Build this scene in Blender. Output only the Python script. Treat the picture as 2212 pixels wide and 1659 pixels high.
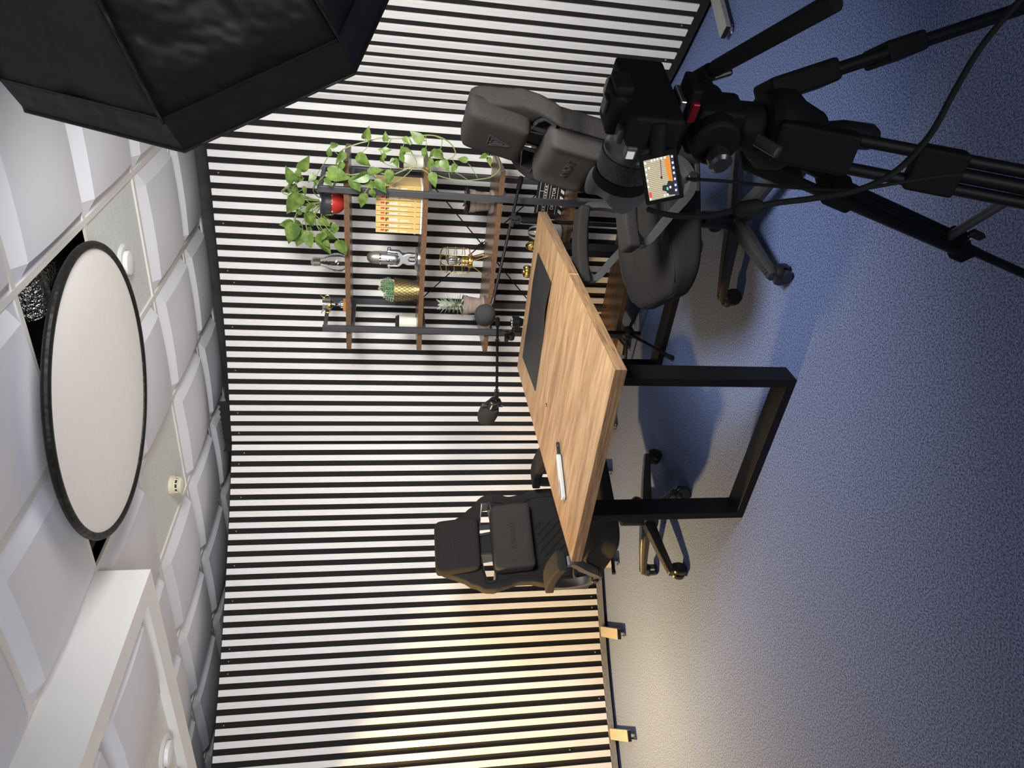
import bpy, bmesh, math, random
import numpy as np
from mathutils import Vector as V, Matrix, Quaternion
random.seed(7)
rs = np.random.RandomState(3)
for o in list(bpy.data.objects): bpy.data.objects.remove(o)
scene = bpy.context.scene
COL = scene.collection
PI = math.pi
def R(d): return math.radians(d)

# ------------------------------------------------------------------ camera
# photograph taken with the phone turned on its side: the frame's right edge is the floor
F = 1533.0; EYE = V((0, 0, 1.5))
def _cam():
    roll = 0.0115; hY = -284.0
    th = math.atan(-hY / F * math.cos(math.atan(roll)))
    up = V((roll, -1, 0)).normalized(); rt = V((1, roll, 0)).normalized(); fw = V((0, 0, 1))
    return Matrix((rt, fw*math.cos(th) + up*math.sin(th), up*math.cos(th) - fw*math.sin(th)))
RW = _cam()
cd = bpy.data.cameras.new('camera'); cam = bpy.data.objects.new('camera', cd); COL.objects.link(cam)
cd.sensor_fit = 'HORIZONTAL'; cd.sensor_width = 36.0; cd.lens = F/2212*36.0; cd.clip_start = .02
right = RW @ V((1, 0, 0)); down = RW @ V((0, 1, 0)); fwd = RW @ V((0, 0, 1))
m = Matrix((down, right, -fwd)).transposed().to_4x4(); m.translation = EYE
cam.matrix_world = m
scene.camera = cam
def ray(x, y): return RW @ V((829.5 - y, x - 1106.0, F))
def pz(x, y, z):                       # point of a horizontal plane seen at a pixel
    d = ray(x, y); return EYE + d*((z - EYE.z)/d.z)
def py(x, y, Y):                       # point at a depth
    d = ray(x, y); return EYE + d*(Y/d.y)
def pp(x, y, p0, n):                   # point of any plane
    d = ray(x, y); return EYE + d*((V(p0) - EYE).dot(n)/d.dot(n))

# ------------------------------------------------------------------ world, lights, exposure
w = bpy.data.worlds.new('world'); scene.world = w; w.use_nodes = True
bg = w.node_tree.nodes['Background']; bg.inputs[0].default_value = (.80, .86, 1.0, 1); bg.inputs[1].default_value = .07
def area(name, loc, target, size, power, color, spread=180, shape='DISK'):
    l = bpy.data.lights.new(name, 'AREA'); l.shape = shape; l.size = size; l.energy = power; l.color = color; l.spread = R(spread)
    o = bpy.data.objects.new(name, l); COL.objects.link(o); o.location = loc
    o.rotation_euler = (V(target) - V(loc)).to_track_quat('-Z', 'Y').to_euler(); return o
SB_C = V((.853, 1.548, 1.879)); SB_N = V((-.299, .924, -.237)).normalized()
area('softbox_light', SB_C - SB_N*.055, SB_C + SB_N - V((0, 0, .20)), .72, 47, (1, .985, .965), 124)
area('warm_studio_lamp', (-2.62, 3.80, 2.18), (-1.62, 3.60, 0), .16, 70, (1, .60, .19), 86)
area('ceiling_fill_light', (-.6, -1.3, .40), (-.45, .5, 2.6), 1.8, 44, (.95, .955, 1), 110)  # added fill behind the camera, aimed up to brighten the ceiling
area('left_wall_fill_light', (-2.5, .9, 1.55), (-1.3, 4.2, 1.2), .8, 8, (1, .98, .96), 76)  # unseen fill put in at the left to brighten the slat wall
vs = scene.view_settings; vs.view_transform = 'Standard'; vs.look = 'None'; vs.gamma = 1; vs.exposure = 0.0; vs.use_curve_mapping = False

# ------------------------------------------------------------------ materials
def mat(name, col, rough=.5, metal=0, spec=.5, **k):
    mt = bpy.data.materials.new(name); mt.use_nodes = True
    b = mt.node_tree.nodes['Principled BSDF']
    b.inputs['Base Color'].default_value = (*col, 1); b.inputs['Roughness'].default_value = rough
    b.inputs['Metallic'].default_value = metal; b.inputs['Specular IOR Level'].default_value = spec
    for kk, v in k.items(): b.inputs[kk.replace('_', ' ')].default_value = v
    return mt
def noisy(name, c1, c2, scale=(1, 1, 1), nscale=50, detail=4, rough=.6, bump=.0, lo=.35, hi=.65, metal=0, dist=.01, spec=.4, kind='NOISE', third=None):
    mt = mat(name, c1, rough, metal, spec); nt = mt.node_tree; b = nt.nodes['Principled BSDF']; L = nt.links
    tc = nt.nodes.new('ShaderNodeTexCoord'); mp = nt.nodes.new('ShaderNodeMapping'); mp.inputs['Scale'].default_value = scale
    L.new(tc.outputs['Object'], mp.inputs[0])
    if kind == 'NOISE':
        n = nt.nodes.new('ShaderNodeTexNoise'); n.inputs['Scale'].default_value = nscale; n.inputs['Detail'].default_value = detail
        n.inputs['Roughness'].default_value = .65
    elif kind == 'VORONOI':
        n = nt.nodes.new('ShaderNodeTexVoronoi'); n.inputs['Scale'].default_value = nscale
    else:
        n = nt.nodes.new('ShaderNodeTexWave'); n.inputs['Scale'].default_value = nscale; n.inputs['Distortion'].default_value = 6; n.inputs['Detail'].default_value = detail
    L.new(mp.outputs[0], n.inputs['Vector'])
    cr = nt.nodes.new('ShaderNodeValToRGB'); cr.color_ramp.elements[0].position = lo; cr.color_ramp.elements[1].position = hi
    cr.color_ramp.elements[0].color = (*c1, 1); cr.color_ramp.elements[1].color = (*c2, 1)
    if third:
        e = cr.color_ramp.elements.new(third[0]); e.color = (*third[1], 1)
    L.new(n.outputs[0], cr.inputs[0]); L.new(cr.outputs[0], b.inputs['Base Color'])
    if bump:
        bp = nt.nodes.new('ShaderNodeBump'); bp.inputs['Strength'].default_value = bump; bp.inputs['Distance'].default_value = dist
        L.new(n.outputs[0], bp.inputs['Height']); L.new(bp.outputs[0], b.inputs['Normal'])
    return mt
def emis(name, col, s):
    mt = mat(name, (0, 0, 0), .4); b = mt.node_tree.nodes['Principled BSDF']
    b.inputs['Emission Color'].default_value = (*col, 1); b.inputs['Emission Strength'].default_value = s; return mt
M = dict(
 slat=noisy('whitewashed_wood', (.755, .735, .705), (.835, .82, .795), (14, 14, 1.0), 12, 6, .62, .12, .30, .55, dist=.002),
 felt=noisy('black_felt', (.008, .008, .009), (.016, .015, .015), (1, 1, 1), 300, 2, .95),
 felt_grey=noisy('charcoal_wall_paint', (.055, .055, .058), (.085, .085, .088), (1, 1, 1), 9, 5, .9),
 rail=noisy('grey_steel_paint', (.20, .195, .19), (.25, .245, .235), (1, 1, 1), 60, 3, .5),
 carpet=noisy('blue_grey_carpet', (.036, .056, .125), (.162, .212, .402), (1, 1, 1), 185, 3, .95, .22, .38, .62, dist=.004, spec=.1),
 tile=mat('ceiling_tile_foam', (.705, .71, .755), .75, spec=.2),
 flat=noisy('ceiling_tile_mineral', (.66, .68, .66), (.74, .76, .74), (1, 1, 1), 45, 5, .8, spec=.2),
 tbar=mat('ceiling_grid_cream', (.74, .71, .66), .5),
 white=mat('white_gloss_paint', (.87, .86, .84), .35),
 plenum=mat('dark_plenum', (.01, .01, .011), .9),
 foil=noisy('crumpled_foil', (.25, .24, .23), (.7, .68, .66), (1, 1, 1), 70, 2, .25, .8, metal=1.0, dist=.02),
 oak=None, oak_edge=None,
 black_metal=mat('black_powder_coat', (.0045, .0045, .005), .5, spec=.22),
 shelf_metal=mat('charcoal_steel', (.045, .047, .052), .42),
 rustic=noisy('rustic_brown_wood', (.040, .018, .008), (.15, .072, .034), (1.6, 14, 14), 5, 8, .27, .12, .3, .68, dist=.003),
 rustic_edge=noisy('rustic_brown_edge', (.050, .023, .010), (.21, .108, .048), (9, 20, 40), 8, 8, .6, .25, .3, .7, dist=.003),
 fabric=noisy('charcoal_chair_fabric', (.0135, .0122, .0114), (.0195, .0178, .0166), (1, 1, 1), 240, 2, .85, .12, dist=.002, spec=.25),
 pillow=noisy('taupe_chair_fabric', (.028, .0245, .0235), (.037, .0335, .032), (1, 1, 1), 240, 2, .85, .12, dist=.002, spec=.25),
 seam=mat('dark_seam', (.012, .011, .010), .8),
 plastic=mat('black_plastic', (.009, .009, .0095), .4, spec=.35),
 plastic_gloss=mat('black_gloss_plastic', (.02, .02, .021), .22),
 plastic_grey=mat('dark_grey_plastic', (.055, .055, .055), .4),
 base_metal=mat('painted_chair_base', (.03, .03, .03), .35),
 rubber=mat('black_rubber', (.005, .005, .005), .75, spec=.2),
 softcloth=noisy('black_nylon', (.0065, .0065, .006), (.010, .010, .0095), (1.6, .8, 1), 5.0, 3, .5, .45, dist=.06, spec=.3),
 diffuser=mat('white_diffuser_cloth', (.8, .8, .8), .8),
 reflector=noisy('white_reflector_cloth', (.86, .845, .815), (.88, .87, .84), (1, 1, 1), 25, 4, .75, .1, dist=.003),
 gold=mat('polished_gold', (.80, .56, .16), .22, 1),
 gold_satin=mat('satin_gold', (.72, .52, .20), .38, 1),
 silver=mat('brushed_silver', (.62, .63, .65), .32, 1),
 chrome=mat('chrome', (.75, .75, .76), .12, 1),
 glass=mat('clear_glass', (1, 1, 1), .02, Transmission_Weight=1.0, IOR=1.45),
 red=mat('red_glaze', (.42, .028, .022), .3),
 pot_black=mat('slate_grey_glaze', (.03, .034, .040), .3),
 terra=noisy('weathered_clay', (.19, .145, .115), (.30, .24, .20), (1, 1, 5), 14, 5, .85, .1, dist=.003),
 soil=noisy('potting_soil', (.02, .012, .008), (.06, .04, .025), (1, 1, 1), 80, 3, .95, .5),
 leaf=noisy('pothos_leaf', (.050, .112, .016), (.205, .29, .065), (1, 1, 1), 22, 4, .38, .0, .35, .68),
 stem=mat('pale_green_stem', (.22, .28, .085), .5),
 cactus=mat('cactus_green', (.05, .13, .045), .5),
 spine=mat('cream_spines', (.7, .68, .55), .6),
 sage=noisy('sage_leaf', (.34, .41, .30), (.56, .61, .49), (1, 1, 1), 30, 3, .7),
 purple=noisy('purple_succulent', (.10, .045, .05), (.20, .10, .10), (1, 1, 1), 30, 3, .5),
 cream=mat('cream_paper_cup', (.80, .79, .66), .5),
 bookgold=noisy('gold_book_spine', (.44, .27, .07), (.70, .50, .18), (1, 60, 1.5), 3, 3, .4, lo=.3, hi=.6),
 page=mat('white_print', (.85, .82, .75), .6),
 red_print=mat('red_print', (.65, .03, .02), .5),
 black_print=mat('black_print', (.01, .01, .01), .5),
 foam=noisy('mic_foam', (.016, .016, .017), (.030, .030, .031), (1, 1, 1), 400, 2, .95, .4, dist=.002),
 mat_black=mat('desk_mat_black', (.017, .018, .020), .55),
 mesh_mic=noisy('mic_grille', (.22, .20, .17), (.45, .42, .37), (1, 1, 1), 320, 1, .45, .3, metal=.8, dist=.001),
 ivory=mat('ivory_plastic', (.74, .68, .50), .4),
 frost=mat('frosted_lamp_cover', (.78, .79, .79), .3),
 cam_black=mat('camera_body_black', (.004, .004, .004), .7, spec=.15),
 lens_grey=mat('lens_barrel', (.05, .05, .05), .3),
 lens_rib=noisy('lens_ribbing', (.012, .012, .012), (.035, .035, .035), (1, 1, 1), 300, 1, .5, .3, dist=.001),
 red_metal=mat('red_anodised', (.22, .012, .02), .35, .6),
 filament=emis('filament', (1, .5, .15), .6),
 slate=mat('slate_board', (.012, .012, .013), .5),
 white_plastic=mat('white_plastic', (.72, .72, .71), .35),
 grey_plastic=mat('pale_grey_plastic', (.42, .45, .44), .4),
 concrete=noisy('grey_concrete', (.17, .185, .175), (.25, .265, .255), (1, 1, 1), 40, 4, .7),
)
def oak(name, dark, light, sc):
    mt = mat(name, light, .42); nt = mt.node_tree; b = nt.nodes['Principled BSDF']; L = nt.links
    tc = nt.nodes.new('ShaderNodeTexCoord'); mp = nt.nodes.new('ShaderNodeMapping'); mp.inputs['Scale'].default_value = sc
    L.new(tc.outputs['Object'], mp.inputs[0])
    n1 = nt.nodes.new('ShaderNodeTexNoise'); n1.inputs['Scale'].default_value = 3.2; n1.inputs['Detail'].default_value = 9; n1.inputs['Roughness'].default_value = .7; n1.inputs['Distortion'].default_value = .7
    L.new(mp.outputs[0], n1.inputs['Vector'])
    cr = nt.nodes.new('ShaderNodeValToRGB'); e = cr.color_ramp.elements
    e[0].position = .33; e[0].color = (*dark, 1); e[1].position = .62; e[1].color = (*light, 1)
    L.new(n1.outputs[0], cr.inputs[0]); L.new(cr.outputs[0], b.inputs['Base Color'])
    bp = nt.nodes.new('ShaderNodeBump'); bp.inputs['Strength'].default_value = .08; bp.inputs['Distance'].default_value = .002
    L.new(n1.outputs[0], bp.inputs['Height']); L.new(bp.outputs[0], b.inputs['Normal'])
    return mt
M['oak'] = oak('oak_laminate', (.235, .13, .058), (.475, .305, .158), (9, 1.0, 9))
M['oak_edge'] = oak('oak_edge_band', (.10, .055, .026), (.37, .225, .115), (2.0, 60, 60))
M['oak_end'] = oak('oak_end_band', (.10, .055, .026), (.37, .225, .115), (60, 2.0, 60))

# ------------------------------------------------------------------ mesh helpers
def basis(z, x=None):
    z = V(z).normalized(); x = V(x) if x is not None else (V((1, 0, 0)) if abs(z.x) < .9 else V((0, 1, 0)))
    y = z.cross(x).normalized(); x = y.cross(z).normalized()
    return Matrix((x, y, z)).transposed()
def TR(loc, rz=0, rx=0, ry=0):
    return Matrix.Translation(V(loc)) @ Matrix.Rotation(rz, 4, 'Z') @ Matrix.Rotation(ry, 4, 'Y') @ Matrix.Rotation(rx, 4, 'X')
class MB:
    def __init__(s): s.v = []; s.f = []
    def add(s, vs, fs):
        k = len(s.v); s.v += [tuple(q) for q in vs]; s.f += [tuple(i + k for i in f) for f in fs]; return s
    def box(s, c, d, T=None):
        c = V(c); d = V(d)/2; vs = [c + V((d.x*i, d.y*j, d.z*k)) for i in (-1, 1) for j in (-1, 1) for k in (-1, 1)]
        if T is not None: vs = [T @ q for q in vs]
        return s.add(vs, [(0, 1, 3, 2), (4, 6, 7, 5), (0, 4, 5, 1), (2, 3, 7, 6), (0, 2, 6, 4), (1, 5, 7, 3)])
    def bar(s, p, q, a, b, x=None):      # rectangular bar: a along x hint, b across
        p = V(p); q = V(q); B = basis(q - p, x); l = (q - p).length
        T = Matrix.Translation(p) @ B.to_4x4(); return s.box((0, 0, l/2), (a, b, l), T)
    def tube(s, pts, r, n=10, closed=False, cap=True):
        pts = [V(q) for q in pts]; k = len(pts); rr = r if isinstance(r, (list, tuple)) else [r]*k
        vs = []; prev = None
        for i, p in enumerate(pts):
            if closed: t = pts[(i + 1) % k] - pts[i - 1]
            else: t = pts[min(i + 1, k - 1)] - pts[max(i - 1, 0)]
            if t.length < 1e-9: t = V((0, 0, 1))
            t.normalize()
            if prev is None: x = basis(t).col[0].copy()
            else:
                x = prev - t*prev.dot(t)
                if x.length < 1e-6: x = basis(t).col[0].copy()
                x.normalize()
            prev = x; y = t.cross(x)
            vs += [p + (x*math.cos(2*PI*j/n) + y*math.sin(2*PI*j/n))*rr[i] for j in range(n)]
        fs = []
        for i in range(k if closed else k - 1):
            a = i*n; b = ((i + 1) % k)*n
            fs += [(a + j, a + (j + 1) % n, b + (j + 1) % n, b + j) for j in range(n)]
        if cap and not closed: fs += [tuple(range(n))[::-1], tuple(range((k - 1)*n, k*n))]
        return s.add(vs, fs)
    def cyl(s, p, q, r0, r1=None, n=20): return s.tube([p, q], [r0, r0 if r1 is None else r1], n)
    def lathe(s, prof, n=28, T=None, ang=None):
        vs = []; fs = []; k = len(prof)
        for (r, z) in prof:
            for j in range(n):
                a = 2*PI*j/n; q = V((max(r, 1e-5)*math.cos(a), max(r, 1e-5)*math.sin(a), z)); vs.append(T @ q if T is not None else q)
        for i in range(k - 1): fs += [(i*n + j, i*n + (j + 1) % n, (i + 1)*n + (j + 1) % n, (i + 1)*n + j) for j in range(n)]
        fs += [tuple(range(n))[::-1], tuple(range((k - 1)*n, k*n))]
        return s.add(vs, fs)
    def prism(s, poly, z0, z1, T=None):
        n = len(poly); vs = [V((x, y, z0)) for x, y in poly] + [V((x, y, z1)) for x, y in poly]
        if T is not None: vs = [T @ q for q in vs]
        return s.add(vs, [tuple(range(n))[::-1], tuple(range(n, 2*n))] + [(i, (i + 1) % n, n + (i + 1) % n, n + i) for i in range(n)])
    def ell(s, c, r, n=16, m=10, T=None):
        pr = [(math.sin(PI*i/m), -math.cos(PI*i/m)) for i in range(m + 1)]
        S = Matrix.Translation(V(c)) @ Matrix.Diagonal((r[0], r[1], r[2], 1)); return s.lathe(pr, n, (T @ S) if T is not None else S)
    def build(s, name, mt, parent=None, smooth=35, bevel=0, seg=2):
        me = bpy.data.meshes.new(name); me.from_pydata(s.v, [], s.f); me.update()
        bm = bmesh.new(); bm.from_mesh(me); bmesh.ops.recalc_face_normals(bm, faces=bm.faces); bm.to_mesh(me); bm.free()
        if smooth:
            me.polygons.foreach_set('use_smooth', [True]*len(me.polygons)); me.set_sharp_from_angle(angle=R(smooth))
        o = bpy.data.objects.new(name, me); COL.objects.link(o); me.materials.append(mt)
        if parent: o.parent = parent
        if bevel:
            b = o.modifiers.new('bevel', 'BEVEL'); b.width = bevel; b.segments = seg; b.limit_method = 'ANGLE'; b.angle_limit = R(40)
        return o
def soft(o, voxel, it=6, fac=.5):         # weld overlapping solids into one smooth skin
    m1 = o.modifiers.new('r', 'REMESH'); m1.mode = 'VOXEL'; m1.voxel_size = voxel
    m2 = o.modifiers.new('s', 'SMOOTH'); m2.factor = fac; m2.iterations = it
    bpy.context.view_layer.update()
    me = bpy.data.meshes.new_from_object(o.evaluated_get(bpy.context.evaluated_depsgraph_get()))
    o.modifiers.clear(); old = o.data; mt = old.materials[0]; o.data = me
    if not me.materials: me.materials.append(mt)
    me.polygons.foreach_set('use_smooth', [True]*len(me.polygons)); return o
def warp(o, fn):
    me = o.data; a = np.empty(len(me.vertices)*3); me.vertices.foreach_get('co', a); a = a.reshape(-1, 3); a = fn(a)
    me.vertices.foreach_set('co', a.ravel()); me.update(); return o
def empty(name, loc, rz=0, label=None, cat=None, group=None, rot=None):
    o = bpy.data.objects.new(name, None); COL.objects.link(o); o.location = loc; o.rotation_euler = rot if rot is not None else (0, 0, rz); o.empty_display_size = .05
    return tag(o, label, cat, group)
def tag(o, label=None, cat=None, group=None, kind=None):
    if label: o['label'] = label
    if cat: o['category'] = cat
    if group: o['group'] = group
    if kind: o['kind'] = kind
    return o
def copy_tree(o, parent=None):
    c = o.copy(); COL.objects.link(c)
    if parent: c.parent = parent
    for ch in list(o.children): copy_tree(ch, c)
    return c
def text(name, s, size, mt, parent, T, ext=.0006):
    cu = bpy.data.curves.new(name, 'FONT'); cu.body = s; cu.size = size; cu.extrude = ext; cu.align_x = 'CENTER'; cu.align_y = 'CENTER'; cu.resolution_u = 3
    t = bpy.data.objects.new('tmp', cu); COL.objects.link(t); bpy.context.view_layer.update()
    me = bpy.data.meshes.new_from_object(t.evaluated_get(bpy.context.evaluated_depsgraph_get())); bpy.data.objects.remove(t)
    me.transform(T); me.materials.clear(); me.materials.append(mt)
    o = bpy.data.objects.new(name, me); COL.objects.link(o); o.parent = parent; return o
def spline(pts, n=8):
    P = [V(p) for p in pts]; P = [P[0]*2 - P[1]] + P + [P[-1]*2 - P[-2]]; out = []
    for i in range(1, len(P) - 2):
        for k in range(n):
            t = k/n; a, b, c, d = P[i-1:i+3]
            out.append(.5*((2*b) + (c - a)*t + (2*a - 5*b + 4*c - d)*t*t + (3*b - a - 3*c + d)*t**3))
    out.append(P[-2]); return out

# ================================================================== THE ROOM
def struct(o, label=None, cat=None): return tag(o, label, cat, None, 'structure')
flo = MB().box((0, 2.6, -.05), (9, 9.2, .1)).build('floor', M['carpet'], smooth=0)
struct(flo, 'blue-grey carpet floor', 'floor')

# slat walls: freestanding panels that follow a bent path
class Path:
    def __init__(s, pts):
        s.p = spline([V((x, y, 0)) for x, y in pts], 12); s.d = [0]
        for a, b in zip(s.p, s.p[1:]): s.d.append(s.d[-1] + (b - a).length)
        s.L = s.d[-1]
    def at(s, t):
        t = max(0, min(s.L - 1e-6, t)); i = 0
        while s.d[i + 1] < t: i += 1
        u = (t - s.d[i])/(s.d[i + 1] - s.d[i]); p = s.p[i].lerp(s.p[i + 1], u); g = (s.p[i + 1] - s.p[i]).normalized()
        n = V((g.y, -g.x, 0));
        if n.y > 0 and abs(g.x) > .3: n = -n
        if abs(g.x) <= .5 and n.x > 0: n = -n
        return p, g, n
ZT, ZB = 2.42, .062
PITCH, SW, ST = .0695, .0362, .010
LEFT = [0]
def slat_wall(name, pts, first, ztop, screws, feet, label, rail='rail'):
    P = Path(pts); N = 60
    if first is None: first = max(.006, PITCH - SW - LEFT[0] - .006)
    b = MB(); vs = []; fs = []                                # felt backing with thickness, face behind the slats
    for k in range(N + 1):
        p, g, n = P.at(P.L*k/N); a = p - n*ST; c = p - n*(ST + .012); z = ztop(k/N)
        vs += [V((a.x, a.y, ZB)), V((a.x, a.y, z)), V((c.x, c.y, z)), V((c.x, c.y, ZB))]
    for k in range(N):
        o = 4*k; fs += [(o + i, o + (i + 1) % 4, o + 4 + (i + 1) % 4, o + 4 + i) for i in range(4)]
    fs += [(0, 1, 2, 3), (4*N + 3, 4*N + 2, 4*N + 1, 4*N)]
    root = struct(b.add(vs, fs).build(name, M['felt'], smooth=0), label, 'wall')
    sl = MB(); t = first
    while t + SW < P.L:
        p, g, n = P.at(t + SW/2)
        sl.box((0, 0, (ZT + ZB)/2), (SW, ST, ZT - ZB), Matrix.Translation(p - n*ST/2) @ basis((0, 0, 1), g).to_4x4()); t += PITCH
    LEFT[0] = P.L - (t - PITCH + SW)
    sl.build('slats', M['slat'], root, smooth=0, bevel=.0012, seg=1)
    r = MB(); vs = []; fs = []
    for k in range(N + 1):                                    # steel bottom rail
        p, g, n = P.at(P.L*k/N); a = p - n*.001; c = p - n*.055
        vs += [V((a.x, a.y, .022)), V((a.x, a.y, .06)), V((c.x, c.y, .06)), V((c.x, c.y, .022))]
    for k in range(N):
        o = 4*k; fs += [(o + i, o + (i + 1) % 4, o + 4 + (i + 1) % 4, o + 4 + i) for i in range(4)]
    r.add(vs, fs + [(0, 1, 2, 3), (4*N + 3, 4*N + 2, 4*N + 1, 4*N)]).build('bottom_rail', M[rail], root, smooth=0)
    s0 = None
    for (k, z) in screws:                                     # screws sit in the gaps
        tt = first + k*PITCH + SW + (PITCH - SW)/2; p, g, n = P.at(tt)
        if s0 is None: s0 = MB().lathe([(0, .0035), (.004, .003), (.0062, 0), (.0062, -.0005)], 10).build('screw', M['chrome'], root); so = s0
        else: so = s0.copy(); COL.objects.link(so)
        so.location = p - n*(ST - .0008) + V((0, 0, z)); so.rotation_euler = n.to_track_quat('Z', 'Y').to_euler()
    return root, P
def foot(root, end, direction, length):
    d = V(direction).normalized(); e = V((end[0], end[1], .043)); a = e - d*length
    f = MB().bar(a, e, .064, .024, V((-d.y, d.x, 0))).build('foot', M['rail'], root, smooth=0, bevel=.002)
    MB().bar(e + d*.0005, e + d*.006, .058, .020, V((-d.y, d.x, 0))).build('end_plug', M['plastic'], f, smooth=0, bevel=.001)
    q = e - d*.025
    MB().lathe([(.019, 0), (.019, .006), (.009, .008), (.009, .031)], 16, Matrix.Translation((q.x, q.y, 0))).build('levelling_foot', M['chrome'], f)
LP = [(-.394, 4.736), (-.775, 4.690), (-1.10, 4.628), (-1.42, 4.550), (-1.74, 4.458), (-2.03, 4.350), (-2.37, 4.205), (-3.0, 3.93), (-3.6, 3.67)]
BP = [(-.394, 4.736), (-.224, 4.672), (.172, 4.54), (.595, 4.343), (.844, 4.212), (1.062, 4.095), (1.257, 3.975), (1.477, 3.837)]
RP = [(1.477, 3.837), (1.56, 3.62), (1.627, 3.421), (1.70, 3.24), (1.775, 3.067), (1.95, 2.68), (2.12, 2.28), (2.3, 1.85)]
zs = ZT - .045
wl, PL = slat_wall('wall_left', LP, .010, lambda u: 2.425, [(0, zs-.03), (1, zs), (4, zs-.02), (7, zs), (10, zs), (13, zs), (17, zs), (18, zs), (19, zs), (23, zs), (27, zs), (14, .10), (15, .10), (19, .1), (23, .1), (27, .32)], None, 'left run of white vertical slats on black felt')
wb, PB = slat_wall('wall_back', BP, .012, lambda u: 2.43, [(0, zs), (2, zs), (6, zs), (10, zs), (14, zs-.03), (15, zs), (19, zs), (23, zs)], None, 'middle run of white vertical slats behind the shelf')
wr, PR = slat_wall('wall_right', RP, None, lambda u: 2.55, [(1, zs), (5, zs), (6, .1), (9, .1), (12, .1)], None, 'right run of white vertical slats turned towards the tripod', 'felt')
for root, px in ((wl, (1308, 1020)), (wl, (1322, 1215)), (wl, (1335, 1370)), (wl, (1357, 1590)), (wl, (1318, 920)), (wb, (1346, 757)), (wr, (1564, 69))):
    e = pz(*px, .05); P = {id(wl): PL, id(wb): PB, id(wr): PR}[id(root)]
    best = min((((P.at(P.L*k/200)[0] - V((e.x, e.y, 0))).length, k) for k in range(201)))
    p = P.at(P.L*best[1]/200)[0]; d = V((e.x, e.y, 0)) - p
    foot(root, e, d, d.length - .003)

fp = MB()
for k in range(9):
    p, g_, n = PB.at(max(.001, .26 - .036*k)) if k < 8 else PL.at(.03)
    fp.prism([(-.022, 0), (.022, 0), (.022, .050), (.004, .064 - .003*k), (-.022, .040)], -.003*k - .004, -.003*k, Matrix.Translation(p + V((0, 0, ZT + .006))) @ Matrix((g_, V((0, 0, 1)), n)).transposed().to_4x4())
fp.build('felt_flaps', M['felt'], wb, smooth=0)

# dark room wall behind the slat panels, parallel with the ceiling grid
GO = V((-.102, 4.07, 0)); ga = R(147.2); GU = V((math.cos(ga), math.sin(ga), 0)); GV = V((math.sin(ga), -math.cos(ga), 0)); GP = .605
def G(i, j, z=0): return GO + GU*(i*GP) + GV*(j*GP) + V((0, 0, z))
JR = 1.72
q = [G(-8, JR), G(9, JR)]
wd = MB(); a, c = q; n = GV*.1
wd.add([a, c, c + n, a + n] + [p + V((0, 0, 2.62)) for p in (a, c, c + n, a + n)], [(0, 1, 2, 3), (4, 5, 6, 7), (0, 1, 5, 4), (1, 2, 6, 5), (2, 3, 7, 6), (3, 0, 4, 7)])
struct(wd.build('wall_rear', M['felt_grey'], smooth=0), 'charcoal painted room wall seen above the slats', 'wall')
t1 = MB(); t1.bar(G(-8, JR - .02, 2.588), G(9, JR - .02, 2.588), .03, .012, GV)
struct(t1.build('trim_1', M['tbar'], smooth=0), 'cream edge trim between ceiling and rear wall', 'trim')

# suspended ceiling
HC = 2.6
OPEN = {(-2, -2), (-1, -2)}; FLAT = {(-2, -1), (0, -1)}
bars = MB()
for i in range(-8, 10):
    bars.bar(G(i, -9, HC), G(i, JR, HC), .024, .010, GU)
for j in range(-9, 2):
    bars.bar(G(-8, j, HC + .0008), G(9, j, HC + .0008), .024, .010, GV)
ce = struct(bars.build('ceiling', M['tbar'], smooth=0), 'suspended ceiling of padded tiles', 'ceiling')
pil = MB(); fla = MB()
def pillow(mb, i, j, w=1, h=1, z=HC, base=None, drop=.030):
    N = 12; g0 = .020; g1 = .068; vs = []; fs = []
    us = [0, g0/GP, g1/GP] + [g1/GP + (1 - 2*g1/GP)*k/(N - 4) for k in range(1, N - 4)] + [1 - g1/GP, 1 - g0/GP, 1]
    k = len(us)
    for a in us:
        for b in us:
            ea = min(a, 1 - a)*GP; eb = min(b, 1 - b)*GP; e = min(ea, eb)
            if e < g0 - 1e-6: d = 0
            elif e < g1 - 1e-6: d = .004
            else:
                d = drop + .026*(math.sin(PI*(a))*math.sin(PI*(b)))**.8
            p = G(i + a*w, j + b*h, z + .004 - d); vs.append(p)
    fs = [(x*k + y, x*k + y + 1, (x + 1)*k + y + 1, (x + 1)*k + y) for x in range(k - 1) for y in range(k - 1)]
    mb.add(vs, fs)
BI, BJ = 3, -2                       # dropped bulkhead covers i 0..BI, j -4..-2
for i in range(-8, 9):
    for j in range(-9, 2):
        h = min(1, JR - j)
        if (i, j) in OPEN or (0 <= i < BI and -4 <= j < BJ): continue
        if (i, j) in FLAT:
            p = [G(i, j, HC + .004), G(i + 1, j, HC + .004), G(i + 1, j + h, HC + .004), G(i, j + h, HC + .004)]; fla.add(p, [(0, 1, 2, 3)])
        else: pillow(pil, i, j, 1, h)
pil.build('padded_tiles', M['tile'], ce, smooth=16)
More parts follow.
